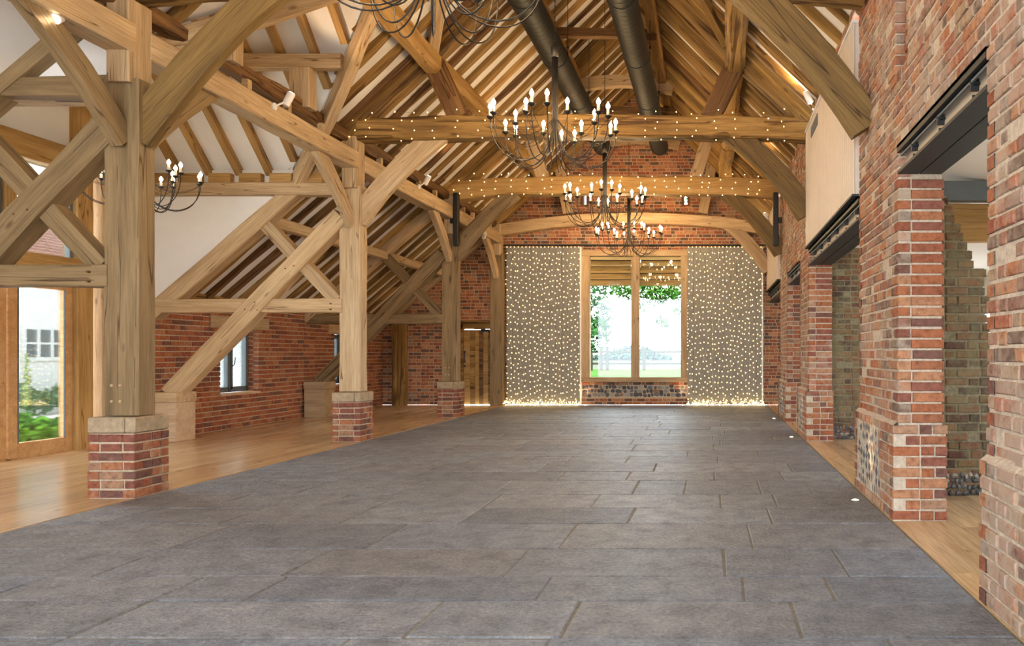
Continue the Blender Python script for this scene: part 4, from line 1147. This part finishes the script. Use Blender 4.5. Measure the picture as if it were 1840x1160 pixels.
# ------------------------------------------------------------------ floor uplights
for i, (x, y, nm) in enumerate(((1.33, 6.83, 'before the nearest full right pier'), (1.30, 12.0, 'before the second right pier'), (1.30, 15.4, 'before the third right pier'), (-3.30, 19.33, 'under the left edge of the far window'), (-.75, 19.33, 'under the right edge of the far window'))):
    p = empty('floor_uplight', (x, y, 0), 'tiny round recessed floor light ' + nm, 'floor light')
    m2 = MB(); m2.lathe((x, y, 0), [(.026, .0), (.034, .004), (.040, .0)], 20); m2.obj('trim_ring', WHITEMET, p)
    m2 = MB(); m2.lathe((x, y, .001), [(0, .002), (.026, .002)], 20); m2.obj('lens', SPOTGLOW, p)
    if i < 3: aimspot((x, y, .02), (x+.15, y, 1.0), 22, 45, (1, .75, .48), .01, .8)
    else: aimspot((x, y-.03, .02), (x, y+.10, .8), 20, 65, (1, .62, .35), .01, .8)

# ------------------------------------------------------------------ outside
def leafcloud(mb, blobs, n, size, seed, m=0):
    rg = random.Random(seed)
    tot = sum(b[3]**2 for b in blobs)
    for (x, y, z, r) in blobs:
        for k in range(int(n*r*r/tot)):
            v = Vector((rg.gauss(0, 1), rg.gauss(0, 1), rg.gauss(0, 1))).normalized()*r*rg.uniform(.5, 1)
            c = Vector((x, y, z))+Vector((v.x, v.y, v.z*.75)); a = Vector((rg.uniform(-1, 1), rg.uniform(-1, 1), rg.uniform(-1, 1))).normalized()
            b = a.orthogonal().normalized()*size*.5; a = a*size*rg.uniform(.6, 1.2)
            mb.add([tuple(c-a), tuple(c+b), tuple(c+a), tuple(c-b)], [(0, 1, 2, 3)], m)
m2 = MB(); m2.add([(-13, 19.9, -.02), (60, 19.9, -.02), (60, 38, .5), (-13, 38, .5), (60, 40, .52), (-13, 40, .52)], [(0, 1, 2, 3), (3, 2, 4, 5)])
tag(m2.obj('lawn', GRASS), 'bright green lawn outside the far window', 'lawn')
m2 = MB(); m2.add([(-160, 40, .52), (160, 40, .52), (160, 110, .9), (-160, 110, .9), (160, 200, 1.2), (-160, 200, 1.2)], [(0, 1, 2, 3), (3, 2, 4, 5)])
tag(m2.obj('field', FIELD), 'pale field beyond the wooden fence', 'field')
# fence
p = empty('post_and_rail_fence', (-5, 37.5, .5), 'weathered post and rail fence seen through the far window', 'fence')
for px_ in (1062, 1080, 1091, 1157, 1232):
    q = P(px_, 662, 37.5)
    m2 = MB(); m2.bevbox(q.x-.08, q.x+.08, 37.42, 37.58, .45, 1.72, .02); m2.obj('fence_post', FENCEW, p)
for (za, zb2) in ((631, 633), (651, 655)):
    a = P(1040, za, 37.5); b = P(1245, zb2, 37.5)
    m2 = MB(); m2.bevbox(a.x, b.x, 37.46, 37.54, (a.z+b.z)/2-.05, (a.z+b.z)/2+.05, .01); m2.obj('fence_rail', FENCEW, p)
# trees
p = empty('tree', (-6.0, 31, .2), 'broad leafy tree at the left of the far window', 'tree')
m2 = MB(); bl = [(P(1062, 500, 30).x, 30, P(0, 505, 30).z, 1.2), (P(1058, 560, 30).x, 30.5, P(0, 560, 30).z, 1.0), (P(1075, 590, 30).x, 30, P(0, 590, 30).z, .6), (P(1040, 620, 30).x, 30, P(0, 600, 30).z, 1.3), (P(1030, 480, 30).x, 31, 5.6, 1.8)]
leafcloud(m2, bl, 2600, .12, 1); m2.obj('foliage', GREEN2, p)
m2 = MB(); m2.tube([(-6.4, 31, 0), (-6.3, 31, 2.4), (-6.1, 31, 5.2)], [.25, .2, .1], 8); m2.obj('trunk', BARK, p)
p = empty('tree', (-.4, 28, .2), 'overhanging tree with light green leaves at the top right of the far window', 'tree')
m2 = MB(); bl = []
for (px_, py_, r) in ((1165, 520, .45), (1185, 530, .42), (1120, 524, .32), (1215, 520, .5), (1150, 548, .16), (1190, 577, .26), (1196, 584, .12), (1216, 560, .18), (1176, 536, .4), (1205, 528, .4), (1140, 530, .34), (1155, 556, .14), (1108, 520, .3), (1130, 515, .3), (1200, 512, .5), (1165, 505, .6)):
    q = P(px_, py_, 26); bl.append((q.x, 26, q.z, r))
bl += [(0, 27, 6, 2.0), (1.5, 27, 5, 2.0)]
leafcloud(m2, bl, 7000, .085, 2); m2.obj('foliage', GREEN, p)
m2 = MB(); m2.tube([(2.2, 28, 0), (2.0, 28, 2.6), (1.0, 27, 4.6), (-1.5, 26, 3.8)], [.3, .25, .12, .03], 8); m2.tube([(1.0, 27, 4.6), (-1.9, 26, 3.9), (-3, 26, 3.6)], [.08, .04, .01], 6); m2.obj('trunk', BARK, p)
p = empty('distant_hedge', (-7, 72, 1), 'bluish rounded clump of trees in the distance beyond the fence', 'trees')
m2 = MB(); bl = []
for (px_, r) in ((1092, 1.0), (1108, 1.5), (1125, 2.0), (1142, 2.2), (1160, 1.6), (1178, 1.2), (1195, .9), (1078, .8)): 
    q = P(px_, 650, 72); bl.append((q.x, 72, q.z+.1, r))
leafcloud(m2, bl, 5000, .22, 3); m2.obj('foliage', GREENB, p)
# boarded canopy outside the far window
p = empty('weatherboard_canopy', (-2, 20.1, 3.4), 'horizontal oak weatherboards behind the top of the far window', 'boards')
for i in range(5):
    m2 = MB(); z = 3.20+i*.175; y0 = 20.15
    m2.add([(-3.6, y0, z), (-.3, y0, z), (-.3, y0+.04, z+.158), (-3.6, y0+.04, z+.158), (-3.6, y0+.035, z), (-.3, y0+.035, z), (-.3, y0+.065, z+.158), (-3.6, y0+.065, z+.158)], [(0, 1, 2, 3), (4, 5, 6, 7), (0, 1, 5, 4), (2, 3, 7, 6), (0, 3, 7, 4), (1, 2, 6, 5)])
    m2.obj('weatherboard', OAK_HONEY, p)
m2 = MB(); m2.box(-3.62, -.28, 20.23, 20.26, 3.2, 4.2); m2.obj('dark_gap_sheet', STEELD, p)  # added black sheet, hides the bright sky so the board gaps look dark
# yard at the left
m2 = MB(); m2.box(-40, -9.15, -6, 19.85, -.25, -.06); tag(m2.obj('yard', GRAVEL), 'pale gravel yard outside the glazed door', 'yard')
p = empty('white_house', (-16, 16, 0), 'white painted house with a tiled hip roof outside the glazed wing', 'house')
m2 = MB(); m2.box(-18.0, -16, 16.4, 30, -.1, 3.75); m2.obj('house_wall', HOUSEW, p)
ro = MB()
e0, e1, f0, f1, zz, hz = -18.3, -15.7, 16.3, 30.4, 3.7, 5.4
xm = (e0+e1)/2
nrow = 22
def rowpt(t):
    return (e1+(xm-e1)*t, f0+3.2*t, f1-3.2*t, zz+(hz-zz)*t)
for i in range(nrow):
    t0, t1 = i/nrow, (i+1)/nrow
    xa, ya, yb2, za = rowpt(t0); xb2, yc, yd, zb3 = rowpt(t1)
    ro.add([(xa, ya, za+.03), (xa, yb2, za+.03), (xb2, yd, zb3), (xb2, yc, zb3), (xa, ya, za-.02), (xa, yb2, za-.02)], [(0, 1, 2, 3), (4, 5, 1, 0)])
    xo = 2*xm-xa; xo2 = 2*xm-xb2
    ro.add([(xa, ya, za+.03), (xo, ya, za+.03), (xo2, yc, zb3), (xb2, yc, zb3)], [(0, 1, 2, 3)])
    ro.add([(xo, ya, za+.03), (xo, yb2, za+.03), (xo2, yd, zb3), (xo2, yc, zb3)], [(0, 1, 2, 3)])
ro.obj('tiled_roof', TILE, p)
m2 = MB(); m2.box(-16.02, -15.94, 17.15, 18.35, 1.18, 2.02); hw = m2.obj('house_window', PAINT_W, p)
for k in range(3):
    for r_ in range(2):
        m2 = MB(); m2.box(-15.945, -15.93, 17.24+k*.36, 17.50+k*.36, 1.27+r_*.35, 1.57+r_*.35); m2.obj('window_light', GREYFR, hw)
m2 = MB(); bl = [(-15.4, 14+.5*i, .24+.1*(i%3), .36) for i in range(16)]
p = empty('border_planting', (-15.4, 17, 0), 'low grey green border plants along the white house', 'plants')
leafcloud(m2, bl, 3600, .07, 8); m2.obj('foliage', GREENBD, p)
p = empty('garden_shrub', (-10.1, 10.9, 0), 'bright green leafy shrub just outside the glazed door', 'shrub')
m2 = MB(); bl = [(-9.9, 10.45+.16*i, .14+.06*(i%2), .28) for i in range(6)]+[(-10.3, 11.1, .20, .34)]
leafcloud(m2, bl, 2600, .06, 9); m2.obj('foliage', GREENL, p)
p = empty('foxglove', (-10.2, 11.05, 0), 'tall thin flowering spike rising out of the shrub by the door', 'plant')
m2 = MB(); m2.tube([(-10.2, 11.05, 0), (-10.22, 11.05, 1.35)], [.01, .004], 6); m2.obj('stem', GREENL, p)
m2 = MB(); rg = random.Random(3)
for k in range(60):
    z = .6+k*.0125; c = Vector((-10.21+rg.uniform(-.03, .03), 11.05+rg.uniform(-.03, .03), z)); s = .032*(1.2-k/90)
    m2.add([tuple(c+Vector(v)*s) for v in OCT[0]], OCT[1])
m2.obj('flowers', FLOWER, p)
m2 = MB()
for k in range(14):
    a = k*2.4; z = .25+k*.03; l = .16*(1-k/20)
    m2.add([(-10.2, 11.05, z), (-10.2+l*.5*math.cos(a)-.02*math.sin(a), 11.05+l*.5*math.sin(a)+.02*math.cos(a), z+.05), (-10.2+l*math.cos(a), 11.05+l*math.sin(a), z+.02), (-10.2+l*.5*math.cos(a)+.02*math.sin(a), 11.05+l*.5*math.sin(a)-.02*math.cos(a), z+.05)], [(0, 1, 2, 3)])
m2.obj('leaves', GREENL, p)
m2 = MB(); m2.box(5.9, 60, -20, 60, -.3, -.1); m2.box(-40, 60, -30, YB-.35, -.3, -.1); tag(m2.obj('ground', GRAVEL), 'pale ground outside on the right and behind', 'ground')

# ------------------------------------------------------------------ light
w = bpy.data.worlds.new('sky'); SC.world = w; w.use_nodes = True
nt = w.node_tree; bg = nt.nodes['Background']; bg.inputs[0].default_value = (.80, .90, 1.0, 1); bg.inputs[1].default_value = 9.0
for l, _ in CH:
    for k in range(3):
        li = bpy.data.lights.new('candle_light', 'POINT'); li.energy = 42; li.color = (1, .66, .33); li.shadow_soft_size = .05
        a = 2.1*k+.3
        o = bpy.data.objects.new('candle_light', li); COL.objects.link(o); o.location = (l[0]+.62*math.cos(a), l[1]+.62*math.sin(a), l[2]+.28)
sl = bpy.data.lights.new('sun', 'SUN'); sl.energy = 9; sl.angle = math.radians(15); sl.color = (1, .96, .9)
so = bpy.data.objects.new('sun', sl); COL.objects.link(so); so.location = (10, 0, 20)
so.rotation_euler = Vector((.30, .25, -.92)).to_track_quat('-Z', 'Y').to_euler()
cam = bpy.data.cameras.new('camera'); co = bpy.data.objects.new('camera', cam); COL.objects.link(co)
co.location = (0, 0, CAMZ); co.rotation_euler = (math.pi/2, 0, 0)
cam.sensor_width = 36; cam.lens = F/1840*36
cam.shift_x = -(CX-920)/1840; cam.shift_y = (CY-580)/1840
cam.clip_end = 500
SC.camera = co
SC.view_settings.view_transform = 'Standard'; SC.view_settings.look = 'None'; SC.view_settings.exposure = .52; SC.view_settings.gamma = 1
SC.view_settings.use_curve_mapping = False
try:
    SC.cycles.use_denoising = True; SC.cycles.max_bounces = 8; SC.cycles.diffuse_bounces = 5; SC.cycles.transparent_max_bounces = 16
    SC.cycles.sample_clamp_indirect = 6
except Exception as e: print(e)
